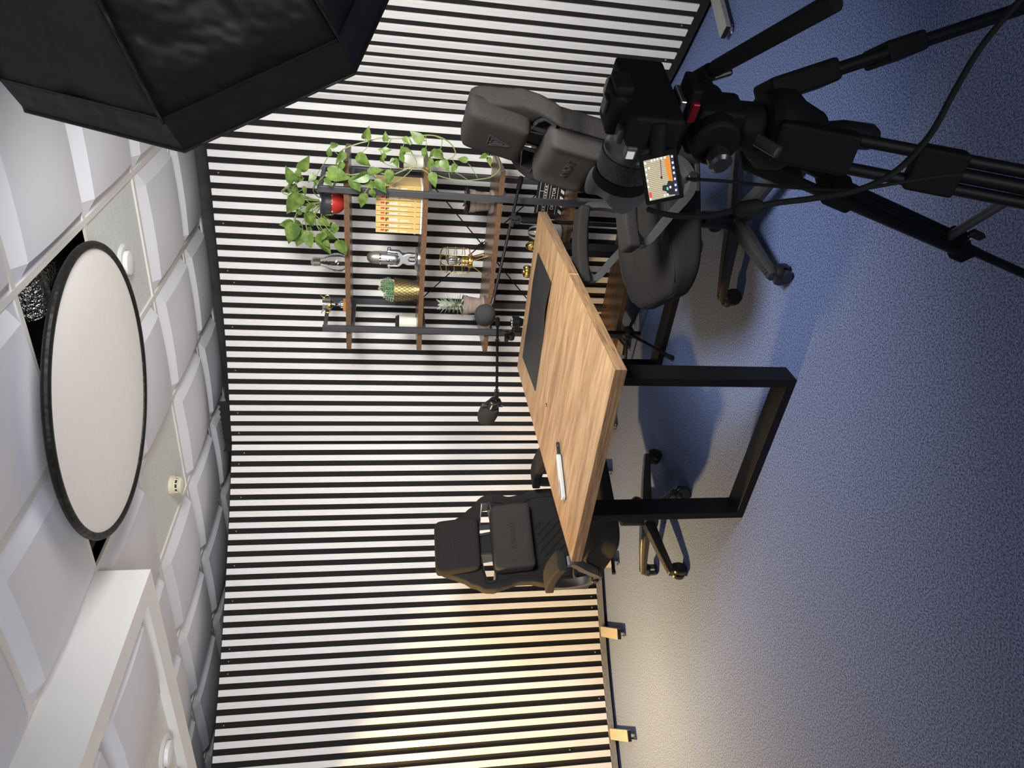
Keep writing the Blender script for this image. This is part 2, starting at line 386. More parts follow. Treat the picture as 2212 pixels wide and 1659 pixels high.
# bulkhead
zb = 2.395; bk = MB(); fw = .098/GP
def rect(i0, j0, i1, j1, z): return [G(i0, j0, z), G(i1, j0, z), G(i1, j1, z), G(i0, j1, z)]
o_ = rect(0, BJ - 2, BI, BJ, zb); t_ = rect(0, BJ - 2, BI, BJ, HC + .01); n_ = rect(fw, BJ - 2 + fw, BI - fw, BJ - fw, zb); k_ = rect(fw, BJ - 2 + fw, BI - fw, BJ - fw, zb + .045)
vs = o_ + t_ + n_ + k_
fs = [(i, (i + 1) % 4, 4 + (i + 1) % 4, 4 + i) for i in range(4)] + [(i, (i + 1) % 4, 8 + (i + 1) % 4, 8 + i) for i in range(4)] + [(8 + i, 8 + (i + 1) % 4, 12 + (i + 1) % 4, 12 + i) for i in range(4)]
bo = struct(bk.add(vs, fs).build('trim_2', M['white'], smooth=0), 'white dropped bulkhead box framing lower ceiling tiles', 'ceiling box')
bt = MB(); bf = MB()
wi = (BI - 2*fw)/3; wj = (2 - 2*fw)/2
for a in range(3):
    for b in range(2):
        i0 = fw + a*wi; j0 = BJ - 2 + fw + b*wj
        if (a, b) == (1, 1): bf.add(rect(i0, j0, i0 + wi, j0 + wj, zb + .040), [(0, 1, 2, 3)])
        else: pillow(bt, i0, j0, wi, wj, zb + .040)
bt.build('padded_tiles', M['tile'], bo, smooth=16); bf.build('flat_tile', M['flat'], bo, smooth=0)
fla.build('flat_tiles', M['flat'], ce, smooth=0)
pl = MB(); pl.add(rect(-8, -9, 9, JR, 2.95) + rect(-8, -9, 9, JR, HC + .03), [(0, 1, 2, 3), (0, 1, 5, 4), (1, 2, 6, 5), (2, 3, 7, 6), (3, 0, 4, 7)])
pl.build('plenum_lining', M['plenum'], ce, smooth=0)
fo = MB(); fq = pz(60, 655, 2.70); fo.tube([fq - GU*.9 + V((0, 0, .08)), fq - GU*.25 + V((0, 0, .02)), fq, fq + GV*.15 - GU*.0 + V((0, 0, .06)), fq + GV*.6 + V((0, 0, .10))], [.06, .07, .075, .07, .06], 18); fo.build('foil_duct', M['foil'], ce)
cp = MB(); cp.bar(G(-.06, -2, 2.66), G(-.06, -1, 2.66), .03, .05, GU); cp.build('cable_tray', M['shelf_metal'], ce, smooth=0)

# ceiling fittings
d = pz(371, 1048, HC)
sd = empty('smoke_detector', (d.x, d.y, HC), 0, 'ivory round smoke detector on a flat ceiling tile', 'smoke detector')
MB().lathe([(.052, .004), (.053, -.012), (.045, -.020), (.044, -.024)], 28).build('base', M['ivory'], sd)
MB().lathe([(.040, -.034), (.046, -.044), (.040, -.054), (.020, -.061), (0, -.062)], 28).build('cap', M['ivory'], sd)
c_ = MB(); c_.lathe([(.030, -.024), (.030, -.036)], 20).build('chamber', M['black_print'], sd)
rb = MB()
for k in range(10):
    a = 2*PI*k/10; rb.bar((.042*math.cos(a), .042*math.sin(a), -.022), (.042*math.cos(a), .042*math.sin(a), -.037), .006, .006)
rb.build('ribs', M['ivory'], sd, smooth=0)
def spot(p, z, label):
    s = empty('ceiling_spotlight', (p.x, p.y, z), 0, label, 'ceiling light', 'round ceiling spotlights')
    MB().lathe([(.060, .004), (.082, .002), (.084, -.004), (.074, -.012), (.058, -.013), (.056, .0)], 32).build('trim_ring', M['white_plastic'], s)
    MB().lathe([(.055, -.004), (.055, -.016), (.050, -.028), (.030, -.033), (0, -.034)], 32).build('lamp_cover', M['frost'], s)
spot(pz(270, 568, HC), HC + .004, 'round frosted ceiling spotlight beside the big white reflector disc')
spot(pz(355, 1628, zb + .04), zb + .040, 'round frosted ceiling spotlight inside the white bulkhead box')

# reflector disc tucked up against the open ceiling cells
rn = V((.025, .05, -1)).normalized(); rc = V((-.041, 2.842, 2.5)); T = Matrix.Translation(rc) @ basis(rn).to_4x4()
rf = empty('reflector_disc', rc, 0, 'large round white reflector disc with black rim hung under the ceiling', 'light reflector')
ref = MB(); prof = [(0, 0), (.15, .001), (.30, .004), (.42, .006), (.515, .003)]
TB = basis(rn).to_4x4()
ref.lathe(prof + [(.515, -.004), (0, -.006)], 72, TB).build('white_cloth', M['reflector'], rf)
pts = [TB @ V((.527*math.cos(2*PI*k/96), .527*math.sin(2*PI*k/96), 0)) for k in range(96)]
MB().tube(pts, .0145, 10, True).build('black_rim', M['softcloth'], rf)
for (i, j) in ((-1.6, -1.9), (-.3, -1.25)):
    g = G(i, j, HC + .15) - rc; MB().tube([g, V((g.x*.6, g.y*.6, .012))], .0035, 6).build('hanging_cord', M['rubber'], rf)


# ================================================================== TABLE
tA = math.atan2(1.179, .795)                     # long side direction of the table
TU = V((math.cos(tA), math.sin(tA), 0)); TVv = V((-math.sin(tA), math.cos(tA), 0))
TO = V((.050, 2.212, 0)); TW, TD = 1.42, .905
tb = empty('meeting_table', TO, tA, 'oak topped rectangular table on black square-tube frames', 'table')
TZ = .75; th = .040
mb = MB()
for (x0, x1, y0, y1) in ((0, .7185, 0, TD), (.7205, TW, 0, TD)):
    mb.box(((x0 + x1)/2, (y0 + y1)/2, TZ - .001), (x1 - x0, y1 - y0, .002))
mb.build('tabletop', M['oak'], tb, smooth=0)
MB().box((TW/2, TD/2, TZ - .002 - th/2), (TW, TD, th)).build('edge_band', M['oak_edge'], tb, smooth=0)
for x_ in (.0004, TW - .0004): MB().box((x_, TD/2, TZ - .002 - th/2), (.0026, TD + .001, th)).build('end_band', M['oak_end'], tb, smooth=0)
MB().box((.7195, TD/2, TZ - .0205), (.0022, TD + .0026, th + .0018)).build('joint_line', mat('oak_joint', (.62, .46, .27), .5), tb, smooth=0)
tubw, tubd = .030, .090
def frame(x):
    f = MB(); y0, y1 = .105, .800; z1 = TZ - th - .004
    # closed rectangle of flat tube, ring in the y-z plane
    out = [(y0, .0), (y1, .0), (y1, z1), (y0, z1)]; t = .034; inn = [(y0 + t, t), (y1 - t, t), (y1 - t, z1 - t), (y0 + t, z1 - t)]
    vs = [V((x - tubd/2, a, b)) for a, b in out + inn] + [V((x + tubd/2, a, b)) for a, b in out + inn]
    fs = []
    for i in range(4):
        j = (i + 1) % 4
        fs += [(i, j, 4 + j, 4 + i), (8 + i, 8 + j, 12 + j, 12 + i), (i, j, 8 + j, 8 + i), (4 + i, 4 + j, 12 + j, 12 + i)]
    f.add(vs, fs).build('leg_frame', M['black_metal'], tb, smooth=0, bevel=.002)
frame(.112 + tubd/2); frame(TW - .112 - tubd/2)
MB().box((TW/2, TD/2, TZ - th - .0165), (TW - .40, .05, .028)).build('crossbar', M['black_metal'], tb, smooth=0)
def TT(x, y, z=TZ): return TO + TU*x + TVv*y + V((0, 0, z))
def tloc(px, py_, z=TZ): 
    p = pz(px, py_, z) - TO; return p.dot(TU), p.dot(TVv)

# black desk mat with a lifted corner
c4 = [tloc(*p) for p in ((1163, 546), (1192, 611), (1157, 845), (1129.5, 771))]
mo = empty('desk_mat', TT(0, 0), tA, 'black desk mat with curled edge lying on the oak table', 'desk mat')
NX, NY = 30, 16; vs = []; 
for i in range(NX + 1):
    for j in range(NY + 1):
        u = i/NX; v = j/NY
        x = (c4[0][0]*(1-u) + c4[3][0]*u)*(1-v) + (c4[1][0]*(1-u) + c4[2][0]*u)*v
        y = (c4[0][1]*(1-u) + c4[3][1]*u)*(1-v) + (c4[1][1]*(1-u) + c4[2][1]*u)*v
        z = .003 + .012*max(0, v - .72)/.28*math.exp(-((u - .22)/.16)**2) + .004*max(0, .25 - v)/.25*math.exp(-((u - .25)/.14)**2)
        vs.append(V((x, y, z)))
n1 = len(vs); k = NY + 1
f1 = [(a*k + b, a*k + b + 1, (a + 1)*k + b + 1, (a + 1)*k + b) for a in range(NX) for b in range(NY)]
ring = [a*k for a in range(NX + 1)] + [NX*k + b for b in range(1, k)] + [a*k + NY for a in range(NX - 1, -1, -1)] + [b for b in range(NY - 1, 0, -1)]
vs2 = vs + [p - V((0, 0, .0028)) for p in vs]
fs = f1 + [tuple(n1 + q for q in f[::-1]) for f in f1] + [(ring[i], ring[(i + 1) % len(ring)], n1 + ring[(i + 1) % len(ring)], n1 + ring[i]) for i in range(len(ring))]
MB().add(vs2, fs).build('mat_sheet', M['mat_black'], mo, smooth=40)

# silver handheld recorder with a pen-like black tip
a = pz(1208, 948, TZ); b = pz(1222.5, 1080, TZ); dv = (b - a); L = dv.length; rz = math.atan2(dv.y, dv.x)
rec = empty('handheld_recorder', a + V((0, 0, 0)), rz, 'silver grey handheld device with black pen tip on the table corner', 'recorder')
sx = L/132.0                                             # metres per photo pixel along its length
MB().lathe([(.001, 0), (.003, .010), (.0045, .016)], 16, TR((0, 0, .009), 0, 0, R(90))).build('tip', M['silver'], rec)
tb_ = MB()
tb_.lathe([(.0045, .016), (.0072, .02), (.0072, .028), (.0062, .029), (.0062, .031), (.0072, .032), (.0072, .036), (.0062, .037), (.0072, .039), (.0078, .30*L)], 18, TR((0, 0, .009), 0, 0, R(90))); tb_.build('barrel', M['plastic_gloss'], rec)
x0, x1 = .26*L, L
def rrect(x0, x1, w0, w1, r0, r1):
    pts = []
    for k in range(9): t = PI/2 + PI*k/8; pts.append((x0 + r0 + r0*math.cos(t), w0*math.sin(t)))
    pts += [(x1 - r1, -w1), (x1, -w1*.35), (x1, w1*.55), (x1 - r1*.4, w1)]
    return pts
MB().prism(rrect(x0, x1, .0125, .014, .016, .02), 0, .004).build('base', M['plastic'], rec, bevel=.001)
MB().prism(rrect(x0, x1, .0135, .015, .016, .02), .004, .016).build('body', M['grey_plastic'], rec, bevel=.0012)
MB().prism(rrect(x0 + .001, x1 - .001, .0125, .014, .015, .02), .016, .019).build('top_cover', M['white_plastic'], rec, bevel=.0012)
MB().prism([(x0 + .55*(x1-x0), .002), (x0 + .60*(x1-x0), .008), (x1 - .03, .0095), (x1 - .006, .003), (x1 - .012, -.008), (x0 + .62*(x1-x0), -.006)], .019, .0196).build('display', M['silver'], rec, smooth=0)
g = MB()
for k in range(6): g.box((x0 + (.12 + .07*k)*(x1 - x0), .001, .0193), (.0022, .012, .0008))
g.build('grip_marks', M['grey_plastic'], rec, smooth=0)
# small black cable clip
p = TT(.7195, .657)
cl = empty('cable_clip', p, tA, 'tiny black cable clip on the table seam', 'cable clip')
MB().prism([(.012*math.cos(2*PI*k/20)*(1 if k else 1), .006*math.sin(2*PI*k/20)) for k in range(20)], 0, .004).build('base', M['plastic_gloss'], cl, bevel=.001)
for s in (-1, 1): MB().ell((.006*s, 0, .005), (.0035, .0035, .002), 12, 6).build('hole_rim', M['chrome'], cl)

# ================================================================== GAMING CHAIRS
def outline(t):            # half width of the backrest, t metres below its top edge
    k = [(0, .085), (.015, .118), (.04, .138), (.08, .155), (.13, .180), (.19, .222), (.245, .264), (.285, .274), (.33, .262), (.40, .243), (.46, .248), (.54, .270), (.64, .275), (.72, .25), (.76, .23)]
    for (a, b), (c, d) in zip(k, k[1:]):
        if t <= c: u = (t - a)/(c - a); u = u*u*(3 - 2*u); return b + (d - b)*u
    return k[-1][1]
BH = .716
def lean(a):               # bend a flat backrest: local x forward, z height above the seat
    x, y, z = a[:, 0].copy(), a[:, 1], a[:, 2]
    t = BH - z
    wing = .062*np.clip((np.abs(y) - .10)/.16, 0, 1)**1.6*np.clip((t - .16)/.14, 0, 1)
    lum = .022*np.exp(-((z - .22)/.16)**2)
    head = -.03*np.clip((.25 - t)/.25, 0, 1)
    b = a.copy(); b[:, 0] = x + wing + lum + head - z*.105 - .012*z*z
    return b
SEATZ = .475; BX = -.270
def backpt(y, z, off):
    a = lean(np.array([[off, y, z]]))[0]; return V((BX + a[0], a[1], SEATZ + a[2]))
def build_chair(label):
    ch = empty('gaming_chair', (0, 0, 0), 0, label, 'chair', 'charcoal gaming chairs')
    # backrest with two cut-outs
    bm = bmesh.new(); ts = [BH*k/44 for k in range(45)]
    loop = [(outline(t), BH - t) for t in ts] + [(-outline(t), BH - t) for t in reversed(ts)]
    holes = []
    for s in (1, -1):
        holes.append([(s*.052, BH - .225), (s*.150, BH - .238), (s*.222, BH - .248), (s*.222, BH - .288), (s*.120, BH - .310), (s*.060, BH - .318)])
    es = []
    for lp in [loop] + holes:
        vv = [bm.verts.new((-.035, y, z)) for y, z in lp]; es += [bm.edges.new((vv[i], vv[(i + 1) % len(vv)])) for i in range(len(vv))]
    r = bmesh.ops.triangle_fill(bm, edges=es, use_beauty=True)
    fc = [f for f in bm.faces]
    ex = bmesh.ops.extrude_face_region(bm, geom=fc)
    bmesh.ops.translate(bm, vec=(.075, 0, 0), verts=[v for v in ex['geom'] if isinstance(v, bmesh.types.BMVert)])
    bmesh.ops.recalc_face_normals(bm, faces=bm.faces)
    me = bpy.data.meshes.new('backrest'); bm.to_mesh(me); bm.free(); me.materials.append(M['fabric'])
    bk = bpy.data.objects.new('backrest', me); COL.objects.link(bk); bk.parent = ch
    soft(bk, .009, 7); warp(bk, lean)
    warp(bk, lambda a: a + np.array([BX, 0, SEATZ]))
    # trims lining the cut-outs
    for h in holes:
        tr = MB(); cy = sum(p[0] for p in h)/6; cz = sum(p[1] for p in h)/6; vs = []; fs = []; n = 6
        for off in (-.040, .046):
            for k_ in (1.06, .90): vs += [backpt(cy + (y - cy)*k_, cz + (z - cz)*k_, off) for y, z in h]
        for i in range(n):
            j = (i + 1) % n
            fs += [(i, j, 12 + j, 12 + i), (6 + i, 6 + j, 18 + j, 18 + i), (i, j, 6 + j, 6 + i), (12 + i, 12 + j, 18 + j, 18 + i)]
        tr.add(vs, fs).build('cutout_trim', M['plastic_gloss'], bk, smooth=0)
    # stitched seams
    for s in (1, -1):
        sm = [backpt(s*max(.02, outline(BH - z) - .045 - .02*(z > .5)), z, .046) for z in [.04 + .012*k for k in range(56)] if not .42 < z < .56]
        lo = [p for p in sm if p.z < SEATZ + .48]; hi = [p for p in sm if p.z >= SEATZ + .48]
        MB().tube(lo, .0022, 5).build('seam', M['seam'], bk)
        MB().tube(hi, .0022, 5).build('seam', M['seam'], bk)
    rib = MB()
    for k in range(-4, 5):
        for s in (1, -1):
            ln = [(y, .04 + .0 + (s*(y - k*.05))*1.0 + .11) for y in [-.10 + .02*q for q in range(11)]]
            pts = [backpt(y, z, .0475) for y, z in ln if .03 <= z <= .19]
            if len(pts) > 2: rib.tube(pts, .0012, 4)
    rib.build('quilted_stitching', M['seam'], bk)
    # head cushion
    hp = MB().box((.045, 0, BH - .105), (.095, .295, .235)).build('head_cushion', M['fabric'], ch); 
    soft(hp, .010, 38); warp(hp, lambda a: lean(a) + np.array([BX + .010, 0, SEATZ]))
    from mathutils.bvhtree import BVHTree
    bv = BVHTree.FromPolygons([v.co[:] for v in hp.data.vertices], [p.vertices[:] for p in hp.data.polygons])
    def emb(y, z, off):
        h = bv.ray_cast(V((.6, y, SEATZ + z)), V((-1, 0, 0)))
        return (h[0] + V((.0008, 0, 0))) if h[0] is not None else backpt(y, z, off)
    e = MB(); zc = BH - .115
    tri = [(-.042, zc + .034), (.042, zc + .034), (0, zc - .048)]
    tr2 = [(-.022, zc + .022), (.022, zc + .022), (0, zc - .022)]
    for tt in (tri, tr2):
        for (ya, za), (yb, zb2) in zip(tt, tt[1:] + tt[:1]): e.tube([emb(ya + (yb - ya)*q/6, za + (zb2 - za)*q/6, .0845) for q in range(7)], .0026, 6)
    e.tube([emb(-.012, zc + .030, .0845), emb(.006, zc - .004, .0845), emb(.020, zc + .016, .0845)], .002, 6)
    e.build('triangle_emblem', M['seam'], hp)
    # lumbar cushion
    lp = MB().box((0, 0, 0), (.105, .365, .215)).build('lumbar_cushion', M['pillow'], ch)
    soft(lp, .011, 26)
    warp(lp, lambda a: lean(a + np.array([.078, 0, .325])) + np.array([BX - .004, 0, SEATZ]))
    tm = Matrix.Translation(backpt(0, .325, .1275)) @ basis(V((.97, 0, .24)), V((0, 1, 0))).to_4x4()
    text('lettering', 'KNIGHT', .042, M['seam'], lp, tm, .0015)
    ln = MB(); ln.tube([backpt(y, .283, .1255) for y in (-.07, -.03, 0, .03, .07)], .0012, 5); ln.build('stitch_line', M['seam'], lp)
    for s in (1, -1):
        MB().bar(backpt(s*.09, .42, .050), backpt(s*.095, .515, .046), .028, .003, V((0, 1, 0))).build('strap', M['plastic'], lp, smooth=0)
    # seat
    st = MB(); st.box((.035, 0, .430), (.62, .52, .122))
    so = st.build('seat', M['fabric'], ch); soft(so, .011, 18)
    def shape(a):
        x, y, z = a[:, 0], a[:, 1], a[:, 2]; up = np.clip((z - .42)/.05, 0, 1)
        sd = np.clip((np.abs(y) - .13)/.09, 0, 1); sd = sd*sd*(3 - 2*sd); fr = np.clip((.27 - x)/.20, 0, 1); fr = fr*fr*(3 - 2*fr)
        f2 = np.clip((x - .16)/.18, 0, 1)
        return np.c_[x, y*(1 - .06*f2 - .34*np.clip((x - .20)/.145, 0, 1)**3), z + up*(.026*sd*fr - .010*np.exp(-(y/.11)**2)) - .030*f2**2*up + .02*f2**2*(1 - up)]
    warp(so, shape)
    co = np.array([v.co[:] for v in so.data.vertices])
    for s in (1, -1):
        pth = []
        for k in range(16):
            x0 = -.22 + .035*k; sl_ = co[np.abs(co[:, 0] - x0) < .008]
            if len(sl_): q = sl_[np.argmax(sl_[:, 1]*s + 1.1*sl_[:, 2])]; pth.append(V((x0, q[1] + s*.0005, q[2] + .0005)))
        MB().tube(spline(pth, 3), .0022, 6).build('seam', M['seam'], so)
    # arm rests: padded top on a closed loop of flat tube
    for s in (1, -1):
        y = s*.290
        pad = MB().box((.0, 0, 0), (.335, .100, .046)).build('armrest_pad', M['fabric'], ch); soft(pad, .007, 10)
        warp(pad, lambda a: a + np.array([.052, y, .672]) + np.c_[np.zeros(len(a)), np.zeros(len(a)), -.6*a[:, 0]**2])
        lp_ = spline([(.175, y, .640), (.192, y, .618), (.180, y*1.0, .590), (.10, y, .520), (.03, y*.985, .455), (-.01, y*.97, .430), (-.06, y*.97, .430), (-.105, y*.985, .470), (-.125, y, .55), (-.122, y, .62), (-.100, y, .648), (-.0, y, .652), (.10, y, .652), (.155, y, .650)], 5)
        fr = MB(); vs = []; fs = []; n = len(lp_)
        cx = V((0, y, .55))
        for i, p in enumerate(lp_):
            t = (lp_[(i + 1) % n] - lp_[i - 1]); t.y = 0; t.normalize(); nn = V((-t.z, 0, t.x))
            for a, b in ((-.014, -.022), (.014, -.022), (.014, .022), (-.014, .022)): vs.append(p + nn*a + V((0, b, 0)))
        for i in range(n):
            a = 4*i; b = 4*((i + 1) % n); fs += [(a + k, a + (k + 1) % 4, b + (k + 1) % 4, b + k) for k in range(4)]
        fo_ = fr.add(vs, fs).build('armrest_loop', M['plastic_grey'], ch, smooth=50, bevel=.005)
        MB().cyl((-.05, y - s*.026, .43), (-.05, y + s*.024, .43), .017, None, 20).build('bolt_cap', M['plastic_gloss'], fo_, bevel=.002)
        MB().box((-.05, s*.235, .410), (.10, .14, .016)).build('arm_bracket', M['base_metal'], ch, smooth=0, bevel=.003)
    # recliner plates at the hips
    for s in (1, -1):
        MB().prism([(-.30, .40), (-.19, .40), (-.20, .50), (-.25, .56), (-.29, .55)], s*.255 - .008, s*.255 + .008, Matrix(((1, 0, 0, 0), (0, 0, 1, 0), (0, 1, 0, 0), (0, 0, 0, 1)))).build('recliner_cover', M['plastic'], ch, bevel=.004)
    # underside
    MB().box((.03, 0, .375), (.34, .20, .030)).build('seat_plate', M['base_metal'], ch, smooth=0, bevel=.004)
    mc = MB(); mc.box((.0, 0, .338), (.20, .13, .045)); mc.build('tilt_mechanism', M['base_metal'], ch, smooth=0, bevel=.008)
    MB().tube([(.02, -.06, .345), (.02, -.22, .345), (.03, -.30, .352)], [.006, .006, .011], 8).build('lever', M['plastic'], ch)
    MB().cyl((0, 0, .12), (0, 0, .25), .036, .034, 24).build('gas_lift_cover', M['plastic'], ch, bevel=.002)
    MB().cyl((0, 0, .24), (0, 0, .33), .015, None, 16).build('gas_lift', M['base_metal'], ch)
    # five star base
    ba = MB().lathe([(.0, .062), (.052, .062), (.055, .09), (.045, .125), (.040, .135), (0, .135)], 26).build('base_hub', M['base_metal'], ch)
    wheel = None
    for k in range(5):
        a = 2*PI*k/5; d = V((math.cos(a), math.sin(a), 0)); e = V((-d.y, d.x, 0))
        lg = MB(); vs = []
        for (r_, z, h, wt, wb_) in ((.040, .110, .050, .022, .034), (.20, .096, .040, .017, .027), (.345, .078, .030, .0135, .020)):
            c = d*r_ + V((0, 0, z)); vs += [c - e*wb_ - V((0, 0, h/2)), c + e*wb_ - V((0, 0, h/2)), c + e*wb_ + V((0, 0, h*.1)), c + e*wt + V((0, 0, h/2)), c - e*wt + V((0, 0, h/2)), c - e*wb_ + V((0, 0, h*.1))]
        fs = [(6*q + i, 6*q + (i + 1) % 6, 6*q + 6 + (i + 1) % 6, 6*q + 6 + i) for q in range(2) for i in range(6)] + [(0, 1, 2, 3, 4, 5), (12, 13, 14, 15, 16, 17)]
        lo = lg.add(vs, fs).build('base_leg', M['base_metal'], ch, smooth=0, bevel=.003)
        tp = MB(); 
        for q in range(5):
            c0 = d*(.265 + .015*q) + V((0, 0, .1015 - .0018*q)); tp.bar(c0 - e*.010 - d*.003, c0 + e*.010 + d*.003, .007, .005, V((0, 0, 1)))
        tp.build('foot_grip', M['plastic_gloss'], lo, smooth=0, bevel=.001)
        cs = empty('caster', d*.330, a + .9*k + .5); cs.parent = ch; cs.scale = (1.13,)*3
        if wheel is None:
            wm = MB()
            for s in (1, -1): wm.lathe([(.0, s*.004), (.028, s*.004), (.032, s*.008), (.032, s*.021), (.027, s*.025), (.012, s*.023), (0, s*.023)], 24, TR((.0, 0, .032), 0, R(90)))
            wheel = wm.build('twin_wheel', M['plastic_gloss'], cs)
            hm = MB(); hm.lathe([(.0, .064), (.022, .062), (.030, .050), (.030, .044), (0, .044)], 18, TR((.008, 0, 0))); hm.cyl((.004, 0, .055), (.004, 0, .078), .0065)
            hood = hm.build('hood', M['plastic'], cs)
        else:
            for src in (wheel, hood):
                c = src.copy(); COL.objects.link(c); c.parent = cs
    return ch
c1 = build_chair('charcoal gaming chair half hidden behind the black video camera, seat facing the table')
c1.location = (.665, 2.640, 0); c1.rotation_euler = (0, 0, R(184))
def turn_base(ch, deg):
    for o in ch.children:
        if o.name.split('.')[0] in ('base_leg', 'caster'):
            o.rotation_euler.z += R(deg); o.location = Matrix.Rotation(R(deg), 3, 'Z') @ o.location
c2 = copy_tree(c1)
turn_base(c1, 150 - 184); turn_base(c2, 14 + 55)
c2['label'] = 'charcoal gaming chair behind the far left corner of the table, backed by slats'
c2.location = (-.705, 3.560, 0); c2.rotation_euler = (0, 0, R(-55))

# ================================================================== SHELF UNIT
sA = R(-33.145); SU = V((math.cos(sA), math.sin(sA), 0)); SV = V((-math.sin(sA), math.cos(sA), 0)); SO = V((.185, 4.051, 0)); SWD, SDP = 1.040, .31
SZ = [1.675, 1.288, .911, .527, .140]; STH = .026
def S(s, t, z): return SO + SU*s + SV*t + V((0, 0, z))
def sat(x, y, t):                  # (s, z) on the vertical plane t behind the shelf front
    p = pp(x, y, S(0, t, 0), SV); return (p - SO).dot(SU), p.z
sh = empty('shelf_unit', SO, sA, 'tall rustic wood shelf unit on a charcoal steel frame against the slats', 'shelf')
for z in SZ:
    b = MB().box((SWD/2, SDP/2, z), (SWD, SDP, STH)).build('shelf_board', M['rustic'], sh, smooth=0)
    f = MB(); f.box((SWD/2, -.0006, z), (SWD + .001, .0012, STH + .0004)); f.build('front_edge', M['rustic_edge'], b, smooth=0)
IN = .136; PW = .030; ZTOP = 1.812
posts = {}
for (s, t, nm) in ((IN, -.012, 'fl'), (SWD - IN, -.012, 'fr'), (IN, SDP + .008, 'bl'), (SWD - IN, SDP + .008, 'br')):
    MB().box((s, t, ZTOP/2), (PW, .022, ZTOP)).build('post', M['shelf_metal'], sh, smooth=0, bevel=.0015)
for s in (IN, SWD - IN):
    for z in [ZTOP - .012] + [q - STH/2 - .0095 for q in SZ]:
        MB().box((s, SDP/2, z), (PW*.9, SDP + .018, .018)).build('side_rail', M['shelf_metal'], sh, smooth=0)
for (za, zb_) in ((SZ[1] - .02, SZ[2] - .34), ):
    zm = SZ[2] + .055
for (a, b) in (((IN, SZ[1] + .0), (SWD - IN, SZ[3] + .06)), ((SWD - IN, SZ[1] + .0), (IN, SZ[3] + .06))):
    MB().tube([(a[0], SDP + .022, a[1]), (b[0], SDP + .022, b[1])], .0035, 6).build('cross_brace', M['black_metal'], sh)
zc = (SZ[1] + SZ[3] + .06)/2
MB().prism([(.024*math.cos(k*PI/4)*(1 if k % 2 == 0 else .35), .024*math.sin(k*PI/4)*(1 if k % 2 == 0 else .35)) for k in range(8)], -.002, .003, TR((SWD/2, SDP + .016, zc), 0, R(90))).build('brace_plate', M['black_metal'], sh, smooth=0)

def top(k): return SZ[k] + STH/2 + .0006
def item(name, x, y, t, k, label, cat, group=None, rz=0):
    s, z = sat(x, y, t); return empty(name, S(s, t, top(k)), sA + rz, label, cat, group), s

# --- top shelf: glass bulb vase standing on its round end
o, s = item('bulb_vase', 720, 567, .13, 0, 'clear glass light bulb vase upside down on the top shelf', 'vase')
pr = [(.0, .002), (.020, .001), (.034, .006), (.047, .022), (.052, .042), (.050, .064), (.042, .086), (.031, .108), (.024, .124), (.022, .136)]
MB().lathe(pr + [(r - .002, z) for r, z in reversed(pr[1:])] + [(0, .004)], 36).build('glass_bulb', M['glass'], o, smooth=60)
cap = [(.022, .134)]
for k in range(5): cap += [(.0235, .137 + .0075*k), (.0245, .1395 + .0075*k), (.0225, .142 + .0075*k)]
cap += [(.018, .176), (.010, .182), (.0, .183)]
MB().lathe(cap, 28).build('screw_cap', M['chrome'], o, smooth=60)
# --- trophy
o, s = item('trophy_cup', 720, 657, .13, 0, 'small silver and gold trophy cup on an orange base', 'trophy')
o.scale = (1.12,)*3
MB().box((0, 0, .009), (.045, .045, .018)).build('base', mat('orange_wood', (.50, .20, .04), .4), o, smooth=0, bevel=.001)
MB().lathe([(.018, .018), (.018, .028), (.010, .034), (.005, .045), (.010, .056), (.006, .061), (.014, .066), (.026, .078), (.028, .094), (.031, .116), (.029, .116), (.025, .090), (0, .076)], 28).build('cup', M['chrome'], o)
for q in (1, -1):
    MB().tube(spline([(q*.026, 0, .078), (q*.046, 0, .086), (q*.045, 0, .102), (q*.034, 0, .106), (q*.044, 0, .122), (q*.052, 0, .124)], 5), .0022, 6).build('handle', M['gold'], o)
MB().lathe([(.0, .0), (.013, 0), (.013, .002), (.009, .0035), (0, .0025)], 20, TR((0, -.026, .088), 0, R(90))).build('medallion', M['gold'], o)

